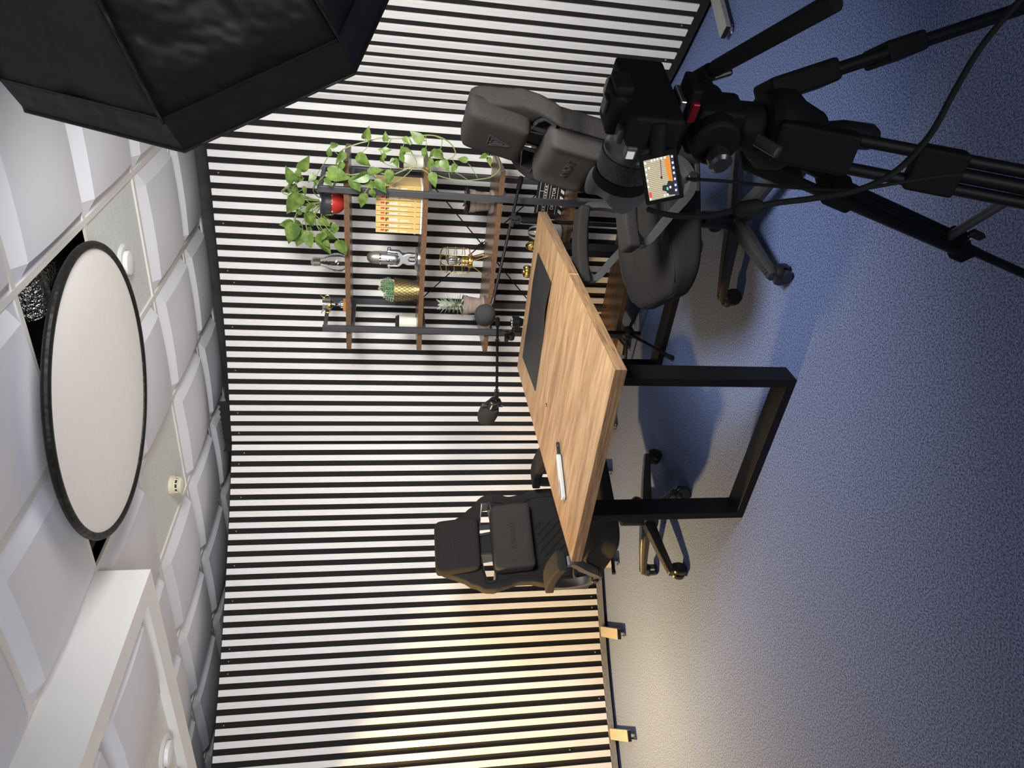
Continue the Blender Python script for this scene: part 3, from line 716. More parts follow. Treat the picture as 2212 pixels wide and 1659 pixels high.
# --- second shelf: gold spined books
bw = [.0190, .0185, .0205, .0215, .019, .017, .0285, .0195, .0195]
sR, _ = sat(866, 402, .02)
sL, _ = sat(866, 506, .02)
wid = (sR - sL)/sum(bw); x = sR - .036*0
rows = 'first second third fourth fifth sixth seventh eighth ninth'.split()
xx = sR
for k, w_ in enumerate(bw):
    w_ *= wid; xx -= w_
    lab = ['gold spined book partly behind the shelf post, nearest the vines'][0] if k == 0 else ('widest gold spined book in the row' if k == 6 else ('last gold spined book, nearest the silver microphone' if k == 8 else f'gold spined book, {rows[k]} from the plant side of the row'))
    bk = empty('book', S(xx + w_/2, .03, top(1)), sA, lab, 'book', 'gold spined books on the second shelf')
    h_ = .232; w2 = w_ - .0030
    MB().box((0, .075, .009 + (h_ - .009)/2), (w2, .15, h_ - .009)).build('cover', M['bookgold'], bk, smooth=0, bevel=.0012)
    MB().box((0, .075, .0045), (w2, .15, .009)).build('white_band', M['page'], bk, smooth=0)
    MB().box((0, -.0004, .0095), (w2*.98, .0012, .0012)).build('black_line', M['black_print'], bk, smooth=0)
    MB().box((.1*w2, -.0004, h_ - .034), (w2*.36, .0012, .019)).build('red_tab', M['red_print'], bk, smooth=0)
    m1 = MB(); m1.box((0, -.0004, h_ - .052), (w2*.5, .0012, .006)); m1.box((.1*w2, -.0004, h_ - .0605), (w2*.3, .0012, .005)); m1.build('black_sign', M['black_print'], bk, smooth=0)
    t_ = MB()
    for q in range(7): t_.box((.05*w2*(1 if q % 2 else -1), -.0004, h_ - .070 - .0062*q), (w2*.42, .0012, .0036))
    for q in range(6 + k % 4): t_.box((-.12*w2, -.0004, h_ - .125 - .0058*q), (w2*.2, .0012, .004))
    t_.tube([(-w2*.2 + w2*.34*math.cos(a), -.0004, .034 + .0075*math.sin(a)) for a in [R(20 + 24*q) for q in range(9)]], .0008, 4)
    t_.build('white_title', M['page'], bk, smooth=0)

# --- silver desk microphone
o, s = item('desk_microphone', 906, 560, .15, 1, 'silver retro desk microphone on its round stand', 'microphone')
o.scale = (1.07,)*3
MB().lathe([(0, 0), (.062, 0), (.063, .008), (.058, .014), (.046, .020), (.0, .022)], 40).build('round_base', M['silver'], o)
yk = MB()
out = [(-.030, .020), (-.032, .052), (-.029, .066), (-.021, .078), (-.032, .088), (-.042, .100), (-.043, .160), (-.036, .160), (-.034, .110), (-.018, .100), (.018, .100), (.034, .110), (.036, .160), (.043, .160), (.042, .100), (.032, .088), (.021, .078), (.029, .066), (.032, .052), (.030, .020), (.014, .020), (.014, .046), (0, .054), (-.014, .046), (-.014, .020)]
TY = Matrix(((1, 0, 0, 0), (0, 0, 1, 0), (0, 1, 0, 0), (0, 0, 0, 1)))
yk.prism(out, -.014, .014, TY).build('yoke', M['silver'], o, smooth=40, bevel=.003)
body = [(0, .094), (.018, .096), (.028, .106), (.0325, .122), (.0325, .190)]
MB().lathe(body + [(0, .190)], 36).build('body', M['silver'], o)
MB().lathe([(.0325, .190), (.0345, .191), (.0345, .197), (.0325, .198)], 36).build('band', M['chrome'], o)
MB().lathe([(.0325, .198), (.0325, .212), (.031, .232), (.024, .250), (.012, .259), (0, .261)], 36).build('grille', M['mesh_mic'], o)
for q in (1, -1): MB().cyl((q*.033, 0, .150), (q*.056, 0, .150), .008, .009, 20).build('side_knob', M['silver'], o, bevel=.002)
fr = MB(); fr.lathe([(0, 0), (.007, 0), (.007, .003), (0, .004)], 18, TR((0, -.0315, .155), 0, R(90))); fr.lathe([(0, 0), (.005, 0), (.005, .003), (0, .003)], 18, TR((0, -.0315, .128), 0, R(90)))
fr.build('front_knobs', M['chrome'], o)
MB().ell((0, -.0325, .142), (.0018, .001, .0018), 10, 6).build('indicator', M['page'], o)

# --- cactus in snakeskin pot
o, s = item('potted_cactus', 905, 628, .14, 1, 'green cactus cluster in a gold snakeskin pattern pot', 'potted cactus')
o.scale = (1.12,)*3
MB().lathe([(0, 0), (.046, 0), (.050, .04), (.0595, .116), (.056, .116), (.052, .10), (0, .098)], 40).build('pot', M['gold_satin'], o)
nt_ = MB()
for k in range(22):
    for d_ in (1, -1):
        nt_.tube([((.0465 + .0136*u + .0006)*math.cos(2*PI*k/22 + d_*1.25*u), (.0465 + .0136*u + .0006)*math.sin(2*PI*k/22 + d_*1.25*u), .002 + .113*u) for u in [q/12 for q in range(13)]], .0011, 4)
nt_.build('snakeskin_net', M['black_print'], o)
MB().lathe([(0, .098), (.051, .1)], 24).build('soil', M['soil'], o)
cac = MB(); spn = MB()
for (cx, cy, cz, rx, rz_) in ((.012, 0, .132, .030, .055), (-.022, -.012, .122, .026, .045), (.030, .010, .150, .020, .036), (-.036, .008, .112, .020, .034), (-.004, -.022, .120, .023, .040), (.004, .024, .125, .022, .042)):
    n = 40; vs = []; m_ = 12
    for i in range(m_ + 1):
        ph = PI*i/m_
        for j in range(n):
            a = 2*PI*j/n; rr = rx*math.sin(ph)*(1 + .10*math.cos(10*a)); vs.append((cx + rr*math.cos(a), cy + rr*math.sin(a), cz - rz_*math.cos(ph)))
    cac.add(vs, [(i*n + j, i*n + (j + 1) % n, (i + 1)*n + (j + 1) % n, (i + 1)*n + j) for i in range(m_) for j in range(n)])
    for i in range(3, 12):
        ph = PI*i/12
        for j in range(10):
            a = 2*PI*j/10; rr = rx*math.sin(ph)*1.1; p = V((cx + rr*math.cos(a), cy + rr*math.sin(a), cz - rz_*math.cos(ph)))
            nn = V((math.cos(a)*math.sin(ph)/rx, math.sin(a)*math.sin(ph)/rx, -math.cos(ph)/rz_)).normalized()
            spn.ell(p, (.0016, .0016, .0016), 6, 4)
            for q in range(2):
                dd = (nn + V(rs.normal(0, .45, 3))).normalized(); spn.tube([p, p + dd*rs.uniform(.006, .013)], [.0005, .0002], 3)
cac.build('stems', M['cactus'], o, smooth=60); tag(spn.build('spines', M['spine'], o), kind='stuff')

# --- paper cups with black lids
def cup(x, y, t, label):
    o, s = item('travel_cup', x, y, t, 1, label, 'cup', 'cream cups with black lids')
    MB().lathe([(0, 0), (.030, 0), (.031, .006), (.036, .092), (.040, .098), (0, .098)], 36).build('cup_body', M['cream'], o)
    MB().lathe([(.041, .098), (.042, .104), (.039, .108), (.036, .118), (.034, .119), (.031, .113), (0, .113)], 36).build('lid', M['plastic_gloss'], o)
    return o
cup(902, 697, .15, 'cream cup with black lid behind the left shelf post')
cup(914, 350, .13, 'cream cup with black lid seen through the trailing vines')

# --- framed mountain picture
o, s = item('picture_frame', 918, 404, .24, 1, 'small black picture of white mountain shapes behind the shelf post', 'picture')
MB().box((0, 0, .075), (.11, .012, .15)).build('panel', M['slate'], o, smooth=0, bevel=.001)
mp = [(-.046, .020), (-.020, .028), (-.006, .050), (.010, .058), (.030, .088), (.034, .122), (.040, .138), (.046, .138), (.046, .09), (.034, .06), (.020, .030), (0, .012)]
MB().prism(mp, -.0075, -.0062, TY).build('mountain_print', mat('pale_print', (.55, .56, .60), .5), o, smooth=0)

# --- third shelf: caged lamp
o, s = item('cage_lamp', 1045, 565, .16, 2, 'gold wire cage table lamp with a clear bulb on splayed legs', 'lamp')
o.scale = (1.25,)*3
cz0 = .075
cg = MB(); Rg = .058
for k in range(8):
    a = 2*PI*k/8; prof = [(.028, cz0), (.052, cz0 + .006), (Rg, cz0 + .022), (Rg, cz0 + .105), (.050, cz0 + .125), (.026, cz0 + .133)]
    cg.tube(spline([(r*math.cos(a), r*math.sin(a), z) for r, z in prof], 4), .0014, 5)
for (r, z) in ((.0575, cz0 + .030), (Rg, cz0 + .066), (.0575, cz0 + .102), (.028, cz0 + .132)):
    cg.tube([(r*math.cos(2*PI*k/40), r*math.sin(2*PI*k/40), z) for k in range(40)], .0014, 5, True)
cg.build('wire_cage', M['gold'], o)
MB().lathe([(0, cz0 - .008), (.030, cz0 - .008), (.032, cz0), (.030, cz0 + .008), (.016, cz0 + .012), (.014, cz0 + .038), (0, cz0 + .038)], 28).build('socket', M['gold'], o)
bp_ = [(.009, cz0 + .038), (.011, cz0 + .048), (.024, cz0 + .072), (.025, cz0 + .086), (.018, cz0 + .100), (0, cz0 + .106)]
MB().lathe(bp_ + [(0, cz0 + .104)], 24).build('bulb', M['glass'], o)
MB().tube([(.004*math.cos(k*1.3), .004*math.sin(k*1.3), cz0 + .045 + .0025*k) for k in range(16)], .0005, 4).build('filament', M['gold'], o)
for k in range(3):
    a = R(-40 + 120*k); d_ = V((math.cos(a), math.sin(a), 0)); e_ = V((-d_.y, d_.x, 0))
    MB().tube([d_*.02 + e_*.010 + V((0, 0, cz0 - .006)), d_*.062 + e_*.004 + V((0, 0, .004)), d_*.064 + V((0, 0, .0025)), d_*.062 - e_*.004 + V((0, 0, .004)), d_*.02 - e_*.010 + V((0, 0, cz0 - .006))], .0021, 6).build('leg', M['gold'], o)

def claypot(o):
    MB().lathe([(0, .004), (.048, .004), (.050, 0), (.052, .008), (.050, .014), (0, .014)], 32).build('saucer', M['terra'], o)
    MB().lathe([(0, .014), (.036, .014), (.0445, .078), (.0475, .079), (.050, .104), (.046, .104), (.043, .095), (0, .094)], 32).build('pot', M['terra'], o)
def spear(mb, base, tip, w, curl=.0, n=6):
    base = V(base); tip = V(tip); ax = tip - base; B = basis(ax, V((0, 0, 1)) if abs(ax.normalized().z) < .9 else V((1, 0, 0))); sx_ = B.col[1]; up = B.col[0]
    vs = []; 
    for i in range(n + 1):
        u = i/n; c = base + ax*u + up*(curl*math.sin(PI*u)); ww = w*math.sin(PI*min(1, (.12 + .88*u))**.75 if u < 1 else PI)*1.0
        ww = w*(math.sin(PI*(u*.86 + .14)))**.8 if u < 1 else .0003
        th_ = ww*.28
        vs += [c + sx_*ww - up*0, c - up*th_*1.2, c - sx_*ww, c + up*th_*.4]
    fs = [(4*i + k, 4*i + (k + 1) % 4, 4*i + 4 + (k + 1) % 4, 4*i + 4 + k) for i in range(n) for k in range(4)] + [(0, 1, 2, 3), (4*n, 4*n + 1, 4*n + 2, 4*n + 3)]
    mb.add(vs, fs)
# purple succulent, sage plant
o, s = item('purple_succulent', 1066, 437, .15, 2, 'purple succulent in a weathered clay pot behind the shelf post', 'potted plant')
o.scale = (1.22,)*3; claypot(o); l = MB()
for k in range(26):
    a = 2.4*k; r = .042*math.sqrt((k + 1)/26); l_ = .046 - .008*k/26; d_ = V((math.cos(a), math.sin(a), 0))
    spear(l, V((0, 0, .100)) + d_*r*.3, V((0, 0, .128 - .018*(k/26))) + d_*(r*.6 + l_), .010, .004)
l.build('leaves', M['purple'], o, smooth=60)
o, s = item('sage_plant', 1038, 660, .14, 2, 'silvery sage green leafy plant in a weathered clay pot', 'potted plant')
o.scale = (1.14,)*3; claypot(o); l = MB()
for k in range(46):
    u = k/46; a = 2.4*k; z = .10 + .085*u; d_ = V((math.cos(a), math.sin(a), 0)); ln_ = (.060 - .022*u)*(1 + .15*math.sin(5*k))
    spear(l, V((0, 0, z)) + d_*.003, V((0, 0, z + .005 + .050*u - .018*(1 - u))) + d_*ln_, .0095, .006)
MB().tube([(0, 0, .094), (.002, 0, .18)], .004, 6).build('stem', M['sage'], o)
l.build('leaves', M['sage'], o, smooth=60)

# --- fourth shelf, partly behind the table
o, s = item('clapperboard', 1226, 432, .17, 3, 'black and white clapperboard leaning on the fourth shelf', 'clapperboard', rz=R(-6))
o.rotation_euler = (R(-10), 0, sA - R(4))
MB().box((0, 0, .085), (.19, .008, .125)).build('board', M['slate'], o, smooth=0, bevel=.001)
br_ = MB().box((0, 0, .0105), (.19, .010, .020)).build('hinged_bar', M['slate'], o, smooth=0)
st_ = MB()
for k in range(5):
    x_ = -.085 + .038*k; st_.prism([(x_, .001), (x_ + .018, .001), (x_ + .030, .020), (x_ + .012, .020)], -.0062, -.0052, TY)
st_.build('stripes', M['page'], br_, smooth=0)
text('lettering', 'DIRECTOR', .026, M['page'], o, TR((0, -.0045, .055), 0, R(90)))
lw = MB()
for z in (.035, .076, .092, .108, .132): lw.box((0, -.0042, z), (.176, .0012, .0022))
for x_ in (-.03, .035): lw.box((x_, -.0042, .118), (.0022, .0012, .028))
for k in range(9): lw.box((-.07 + .0165*k, -.0042, .100), (.009, .0012, .007))
lw.build('printed_lines', M['page'], o, smooth=0)
# ribbed candle glass
o, s = item('concrete_lamp', 1213, 505, .12, 3, 'grey ribbed cup lamp with round glass globe seen behind the table edge', 'lamp')
vs = []; n = 72; prof = [(.040, 0), (.047, .004), (.049, .05), (.049, .088), (.044, .090), (.043, .03)]
for (r, z) in prof:
    for j in range(n):
        a = 2*PI*j/n; rr = r*(1 + .022*(1 if j % 2 else -1)*(1 if .003 < z < .09 else 0)); vs.append((rr*math.cos(a), rr*math.sin(a), z))
fs = [(i*n + j, i*n + (j + 1) % n, (i + 1)*n + (j + 1) % n, (i + 1)*n + j) for i in range(len(prof) - 1) for j in range(n)] + [tuple(range(n))[::-1], tuple(range((len(prof) - 1)*n, len(prof)*n))]
MB().add(vs, fs).build('ribbed_cup', M['concrete'], o, smooth=0)
MB().lathe([(.012, .085), (.030, .100), (.042, .125), (.042, .145), (.030, .170), (.012, .180), (0, .182), (0, .180), (.011, .178), (.028, .168), (.040, .144), (.040, .126), (.028, .102), (.010, .087)], 30).build('glass_globe', M['glass'], o, smooth=60)
# gold pineapple and gold flower
o, s = item('gold_pineapple', 1150, 531, .13, 3, 'gold ribbed oval ornament peeking over the far table edge', 'ornament')
MB().cyl((0, 0, 0), (0, 0, .12), .030, .010, 20).build('stand', M['gold'], o)
vs = []; n = 36; m_ = 18
for i in range(m_ + 1):
    ph = PI*i/m_
    for j in range(n):
        a = 2*PI*j/n; k_ = 1 + .06*math.sin(9*a + i*.9)*math.sin(ph); vs.append((.027*math.sin(ph)*k_*math.cos(a), .027*math.sin(ph)*k_*math.sin(a), .142 - .042*math.cos(ph)))
MB().add(vs, [(i*n + j, i*n + (j + 1) % n, (i + 1)*n + (j + 1) % n, (i + 1)*n + j) for i in range(m_) for j in range(n)]).build('ribbed_egg', M['gold'], o, smooth=60)
o, s = item('gold_flower', 1150, 587, .11, 3, 'gold flower shaped ornament peeking over the far table edge', 'ornament')
MB().cyl((0, 0, 0), (0, 0, .15), .032, .008, 20).build('stand', M['gold'], o)
fl = MB()
for k in range(7):
    a = 2*PI*k/7; d_ = V((math.cos(a), math.sin(a), 0)); fl.ell(d_*.024 + V((0, 0, .160)), (.014, .014, .022), 14, 8)
fl.ell((0, 0, .176), (.014, .014, .016), 14, 8)
fl.build('petals', M['gold'], o)
# torch
o, s = item('torch', 1150, 697, .12, 3, 'black torch standing with its silver lamp head up behind the table', 'torch')
MB().lathe([(0, 0), (.020, 0), (.021, .01), (.021, .14), (.030, .165), (.036, .17), (.036, .205), (.033, .208), (.030, .203), (0, .190)], 30).build('body', M['plastic'], o)
MB().lathe([(.0, .192), (.010, .193), (.029, .2035), (.0325, .2085), (.033, .204)], 24, TR((0, 0, .003))).build('reflector', M['chrome'], o)
dd = MB()
for k in range(6): dd.ell((.018*math.cos(k*PI/3), .018*math.sin(k*PI/3), .2075), (.0065, .0065, .002), 10, 6)
dd.build('lens_ring', M['page'], o)

# ================================================================== POTHOS
sp, zp = sat(745, 438, .13)
po = empty('pothos_plant', S(sp, .13, top(0)), sA, 'trailing green pothos in a red and slate pot on the top shelf', 'potted plant')
MB().lathe([(0, 0), (.022, 0), (.040, .012), (.056, .036), (.062, .062), (.062, .064)], 40).build('red_bowl', M['red'], po)
MB().lathe([(.062, .064), (.066, .066), (.070, .088), (.074, .108), (.078, .112), (.078, .120), (.070, .120), (.066, .100), (0, .098)], 40).build('rim_band', M['pot_black'], po)
dr = MB()
for k in range(9): a = 2*PI*k/9; dr.ell((.0615*math.cos(a), .0615*math.sin(a), .062), (.003, .003, .004), 8, 6)
dr.build('glaze_drops', M['page'], po)
MB().lathe([(0, .102), (.067, .104)], 24).build('soil', M['soil'], po)
Lf = []
def add1(l, ox, oy, k): 
    for a, b, c, d_ in l: Lf.append((ox + a/k, oy + b/k, ox + c/k, oy + d_/k))
add1([(1050,215,1090,85),(1290,245,1285,130),(630,300,740,295),(610,420,615,320),(790,380,715,520),(765,500,735,630),(265,590,385,440),(240,660,262,560),(190,730,95,560),(300,680,200,740),(180,760,98,880),(190,770,270,875),(440,650,360,740),(600,610,860,712),(570,690,660,785),(1090,640,1265,565),(1065,640,890,740),(875,690,1000,862),(1150,780,990,720),(1160,730,1312,860),(1118,830,1158,942),(1030,880,1008,1062),(950,420,1122,548),(1250,352,1192,342),(1258,362,1362,345),(1250,395,1240,512),(240,880,122,1150),(330,1110,445,1278),(335,800,305,905),(400,1000,345,1120),(180,1230,8,1250),(192,1240,112,1490),(200,1215,302,1266),(300,1310,205,1525),(350,1335,392,1548),(535,1330,702,1432),(560,1350,515,1450),(455,1400,670,1592),(560,1440,622,1530),(738,1440,806,1640),(655,1220,600,1350),(350,1290,425,1290),(500,1180,625,1280),(560,1095,645,1130),(280,1120,200,1050),(470,760,420,690),(700,1250,640,1370)], 600, 260, 5.53)
add1([(850,350,985,475),(1225,425,965,218),(835,690,815,520),(830,560,1022,606),(800,690,852,862),(675,760,745,945),(665,775,555,855),(430,720,440,855),(1255,560,1270,752),(1390,760,1290,1012),(1470,590,1380,770),(1500,600,1645,795),(1420,1050,1462,1355),(600,1010,490,1295),(1470,875,1662,840)], 780, 260, 9.217)
add1([(1110,300,1162,382),(1282,300,1212,285),(1205,330,1172,388),(1412,270,1362,285),(1425,252,1418,208),(1428,282,1442,338),(1052,232,1122,302),(880,160,910,190)], 600, 250, 3.13)
leafmb = MB(); stems = MB(); vine = MB()
OFF = -po.location
IR = Matrix.Rotation(-sA, 4, 'Z')
def loc(p): return IR @ (p - po.location)
def leaf(a, b, fold, tilt):
    ax = b - a; L_ = ax.length; ax.normalize(); view = (EYE - a).normalized()
    sd_ = ax.cross(view).normalized(); nn = sd_.cross(ax)
    q_ = Quaternion(ax, tilt); sd_ = q_ @ sd_; nn = q_ @ nn
    W = L_*.345; prof = [(0, .0), (-.06, .42), (.03, .80), (.20, 1.0), (.42, .92), (.65, .60), (.85, .24), (1.0, .0)]
    vs = []
    for u, w_ in prof:
        c = a + ax*(max(u, 0)*L_) - nn*(.22*L_*max(0, u)**2)
        e = a + ax*(u*L_) - nn*(.22*L_*max(0, u)**2)
        for s_ in (-1, -.55, 0, .55, 1):
            vs.append((c if s_ == 0 else e) + sd_*(s_*w_*W) + nn*(abs(s_)*w_*W*fold) )
    k = 5; n_ = len(prof)
    leafmb.add([loc(p) for p in vs], [(i*k + j, i*k + j + 1, (i + 1)*k + j + 1, (i + 1)*k + j) for i in range(n_ - 1) for j in range(k - 1)])
def vpt(x, y, t): return pp(x, y, S(0, t, 0), SV)
VL = []
def V1(pts, t0, t1, r=.0026):
    t0s = t0 if isinstance(t0, list) else [t0]
    P_ = [vpt(600 + a/3.13, 250 + b/3.13, t0s[i] if i < len(t0s) else t1) for i, (a, b) in enumerate(pts)]
    P_ = spline(P_, 5); vine.tube([loc(p) for p in P_], r, 6); VL.extend(P_)
potc = po.location + V((0, 0, .11))
V1([(345,540),(390,430),(400,300),(440,230),(540,190),(620,170),(700,150),(780,155),(860,150),(930,140),(1000,132),(1060,135),(1120,155),(1170,190),(1200,240),(1190,275),(1150,295)], [.13, .09, .02], -.05, .0030)
V1([(350,545),(400,440),(440,395),(500,400),(560,390),(650,378),(760,400),(850,370),(920,345),(990,370),(1030,400)], [.13, .05], -.05)
V1([(620,380),(660,420),(700,450),(760,460),(830,430),(900,370),(940,320),(900,240)], -.04, -.05, .0022)
V1([(1000,350),(1040,380),(1100,410),(1180,430),(1280,437),(1360,430),(1440,415),(1495,370),(1500,330),(1480,270),(1465,240)], -.05, -.05, .0024)
for ln_ in ([(1060,135),(1110,165),(1095,230),(1050,240)], [(1275,310),(1310,350),(1350,420)], [(1190,380),(1240,405),(1280,430)], [(1110,320),(1150,370),(1165,425)], [(620,170),(600,220),(545,265)], [(770,155),(740,200),(700,235)], [(860,150),(850,200),(840,215)], [(1000,132),(1005,190),(1000,225)], [(1445,415),(1450,360),(1435,335)], [(830,300),(880,330),(920,345)], [(690,300),(740,330),(800,350),(860,365)], [(560,265),(590,300),(630,340)]):
    V1(ln_, -.05, -.05, .0017)
for (x0, y0, x1, y1) in Lf:
    near = x0 < 742
    tt = -.075 + (rs.uniform(-.03, .02)) if not near else .11 + rs.uniform(-.07, .08)
    if near and y0 < 350: tt = rs.uniform(.02, .08)
    if max(x0, x1) > 738 or (676 < x0 < 704 and 345 < y0 < 412): tt = -.07
    a = vpt(x0, y0, tt); b = vpt(x1, y1, tt - rs.uniform(-.01, .03))
    leaf(a, b, rs.uniform(-.3, .7), rs.uniform(-.75, .75))
    if 674 < x0 < 706 and 340 < y0 < 414: pass
    elif near and y0 > 330:
        mid = None; rx_, ry_ = rs.uniform(-.02, .02), rs.uniform(-.02, .02)
        lift = .045
        if a.z > S(0, 0, 0).z - 9 and (a - potc).dot(SU) > .02: lift = .085
        src = potc + V((rs.uniform(-.006, .006), rs.uniform(-.006, .006), -.012))
        if lift > .05: mid = src.lerp(a, .38); mid.z = max(src.z, a.z) + .050
        else: mid = (a + potc)/2 + V((rx_, ry_, .045))
        stems.tube([loc(p) for p in spline([src, mid, a], 5)], .0018, 5)
    elif VL:
        q_ = min(VL, key=lambda p: (p - a).length)
        if .004 < (q_ - a).length < .16: stems.tube([loc(q_), loc((q_ + a)/2 + V((0, 0, .006))), loc(a)], .0014, 4)
tag(leafmb.build('leaves', M['leaf'], po, smooth=60), kind=None)
vine.add(stems.v, stems.f); vine.build('vines', M['stem'], po)

# ================================================================== MICROPHONE STANDS
def mic_stand(name_lab, base, clutch, tail, joint, legs, rot, reach=.335, hz=.028):
    o = empty('microphone_stand', (base.x, base.y, 0), 0, name_lab, 'microphone stand', 'black boom microphone stands')
    l = lambda p: V(p) - o.location
    c = l(clutch); t_ = l(tail); j = l(joint); bd = (j - t_).normalized()
    MB().tube([(0, 0, .035 + hz*.3), (0, 0, c.z - .22)], .0105, 16).build('pole', M['black_metal'], o)
    MB().tube([(0, 0, c.z - .24), (0, 0, c.z - .03)], .0085, 16).build('inner_pole', M['black_metal'], o)
    g = MB(); pr_ = [(.012, c.z - .13)]
    for k in range(6): pr_ += [(.016, c.z - .125 + .013*k), (.016, c.z - .117 + .013*k), (.0135, c.z - .114 + .013*k)]
    g.lathe(pr_ + [(.012, c.z - .045)], 20).build('ribbed_grip', M['rubber'], o)
    side = bd.cross(V((0, 0, 1))).normalized()
    cb = MB(); cb.cyl(c - side*.016 + V((0, 0, -.026)), c + side*.016 + V((0, 0, -.026)), .021, None, 22); cb.cyl(V((0, 0, c.z - .05)), V((0, 0, c.z - .03)), .011, None, 16); cb.bar(c - bd*.035, c + bd*.035, .022, .022, side)
    cl_ = cb.build('clutch', M['plastic'], o, bevel=.002)
    MB().prism([(-.006, 0), (.006, 0), (.009, .035), (.004, .05), (-.004, .05), (-.009, .035)], -.004, .004, Matrix.Translation(c + side*-.026 + V((0, 0, -.026))) @ basis(side, bd).to_4x4()).build('wing_knob', M['plastic'], cl_, bevel=.002)
    MB().tube([t_, j], .0072, 14).build('boom_arm', M['black_metal'], o)
    MB().tube([t_ - bd*.005, t_ + bd*.002, t_ + bd*.055, t_ + bd*.065], [.008, .0125, .0125, .009], 16).build('counterweight_grip', M['rubber'], o)
    L_ = (j - t_).length
    for u in ((.30 + .25*rot), .93):
        p = t_ + bd*L_*u; MB().tube([p + V((math.cos(a), 0, math.sin(a)))*.0001 + (side*math.cos(a) + bd.cross(side)*math.sin(a))*.012 for a in [2*PI*k/14 for k in range(14)]], .0022, 6, True).build('cable_clip', M['plastic'], o)
    MB().tube([j - bd*.028, j + bd*.004], [.0105, .0105], 16).build('boom_nut', M['plastic'], o)
    hb = MB().lathe([(0, .066), (.022, .068), (.037, .082), (.040, .102), (.031, .122), (.015, .130), (0, .130)], 24, TR((0, 0, hz))).build('hub', M['plastic'], o)
    for a in legs:
        d_ = V((math.cos(R(a)), math.sin(R(a)), 0)); lg = MB(); lg.tube([d_*.024 + V((0, 0, .098 + hz)), d_*reach + V((0, 0, .0165))], .0088, 12)
        lo = lg.build('leg', M['black_metal'], o)
        MB().tube([d_*(reach - .022) + V((0, 0, .0225)), d_*(reach + .007) + V((0, 0, .0140)), d_*(reach + .014) + V((0, 0, .0128))], [.0105, .0125, .010], 14).build('rubber_foot', M['rubber'], lo)
    return o
tip1 = py(1073, 857, 3.56)
m1 = mic_stand('boom microphone stand whose base shows under the table', V((.300, 3.870, 0)), py(1094, 726, 3.87), py(1075, 688, 3.93), tip1, (249, -33, 130), 0, .42, .014)
tip2 = py(1064, 655, 3.50); tail2 = pp(1126, 383, S(0, -.05, 0), SV); cl2 = tail2.lerp(tip2, .335)
m2 = mic_stand('boom microphone stand rising beside the nearer shelf post, arm slanting across', V((cl2.x, cl2.y, 0)), cl2 - V((0, 0, .004)), tail2, tip2, (0, 120, 240), 1)

def studio_mic(tip, axis, label, up):
    o = empty('studio_microphone', tip, 0, label, 'microphone', 'black studio microphones with foam windscreens')
    ax = V(axis).normalized(); B = basis(ax, up).to_4x4()
    MB().lathe([(0, -.062), (.020, -.062), (.026, -.058), (.0285, -.048), (.0285, .012), (.0, .014)], 32, B).build('body', M['plastic_gloss'], o)
    bp = MB(); bp.lathe([(.012, -.0635), (.0125, -.0645), (.020, -.0645), (.0205, -.0625)], 28, B); bp.build('rear_ring', M['plastic'], o)
    for q in (-.006, .006): MB().ell(B @ V((q, 0, -.0635)), (.0022, .0022, .0022), 8, 6).build('switch', M['silver'], o)
    MB().lathe([(.028, -.006), (.040, -.002), (.047, .018), (.0515, .05), (.0505, .085), (.042, .114), (.024, .130), (0, .134)], 36, B).build('foam_windscreen', M['foam'], o)
    yk = MB()
    yk.tube([B @ V((.033, y, z)) if 0 else B @ V((y, 0, z)) for y, z in ((-.041, -.015), (-.041, -.040), (-.020, -.076), (.020, -.076), (.041, -.040), (.041, -.015))], .0055, 8)
    yk.build('yoke', M['plastic'], o)
    for s_ in (1, -1): MB().cyl(B @ V((s_*.030, 0, -.018)), B @ V((s_*.056, 0, -.018)), .0095, None, 18).build('yoke_knob', M['plastic_grey'], o, bevel=.002)
    return o
# mic 1 hangs from its boom end, windscreen aimed at the far chair
a1 = tip1; b1 = py(1049, 903, 3.72)
ax1 = (b1 - a1).normalized(); studio_mic(a1 + ax1*.096, ax1, 'black studio microphone aimed at the left chair, rear side to the camera', V((.1, -.3, 1)))
a2 = tip2; c2_ = py(1047, 684, 3.43)
ax2 = V((.12, -.98, .10)).normalized(); studio_mic(c2_ - ax2*.03, ax2, 'black studio microphone with round foam ball facing the camera', V((0, 0, 1)))

# ================================================================== SOFTBOX
B_ = basis(SB_N, V((0, 0, 1)).cross(SB_N)).to_4x4()
TS = Matrix.Translation(SB_C) @ B_
sb = empty('softbox', SB_C, 0, 'big black octagonal softbox overhead at the right, seen from behind', 'softbox')
aS = SB_N.cross(V((0, 0, 1))).normalized(); bS = aS.cross(SB_N)
PH = 2.395; RS = .452
def oct_(k, r, z, ph=0): 
    a = PH + PI/4*k + ph; return (aS*math.cos(a) + bS*math.sin(a))*r + SB_N*z
NK, NZ = 8, 14
DEP = 1.0
for k in range(8):
    vs = []; 
    for i in range(NZ + 1):
        u = i/NZ; r = .065 + (RS - .007 - .065)*(u**.92); z = -.075 - (DEP - .075)*(1 - u)
        p, q = oct_(k, r, z), oct_(k + 1, r, z)
        for j in range(13):
            t = j/12; c = p.lerp(q, t); s_ = math.sin(PI*t)
            rad = (c - SB_N*c.dot(SB_N)).normalized()
            wr = .006*math.sin(9*u + 5*t + k*2.1)*math.sin(17*t*u + k) + .005*math.sin(23*u - 11*t + 1.7*k)*s_
            vs.append(c - rad*(s_*.018*math.sin(PI*u)) + rad*wr*s_*min(1, 3*(1 - u) + .15))
    n = len(vs); f = [(i*13 + j, i*13 + j + 1, (i + 1)*13 + j + 1, (i + 1)*13 + j) for i in range(NZ) for j in range(12)]
    o = MB().add(vs, f).build('fabric_panel', M['softcloth'], sb, smooth=80)
    sd_ = o.modifiers.new('t', 'SOLIDIFY'); sd_.thickness = .002
sm = MB()
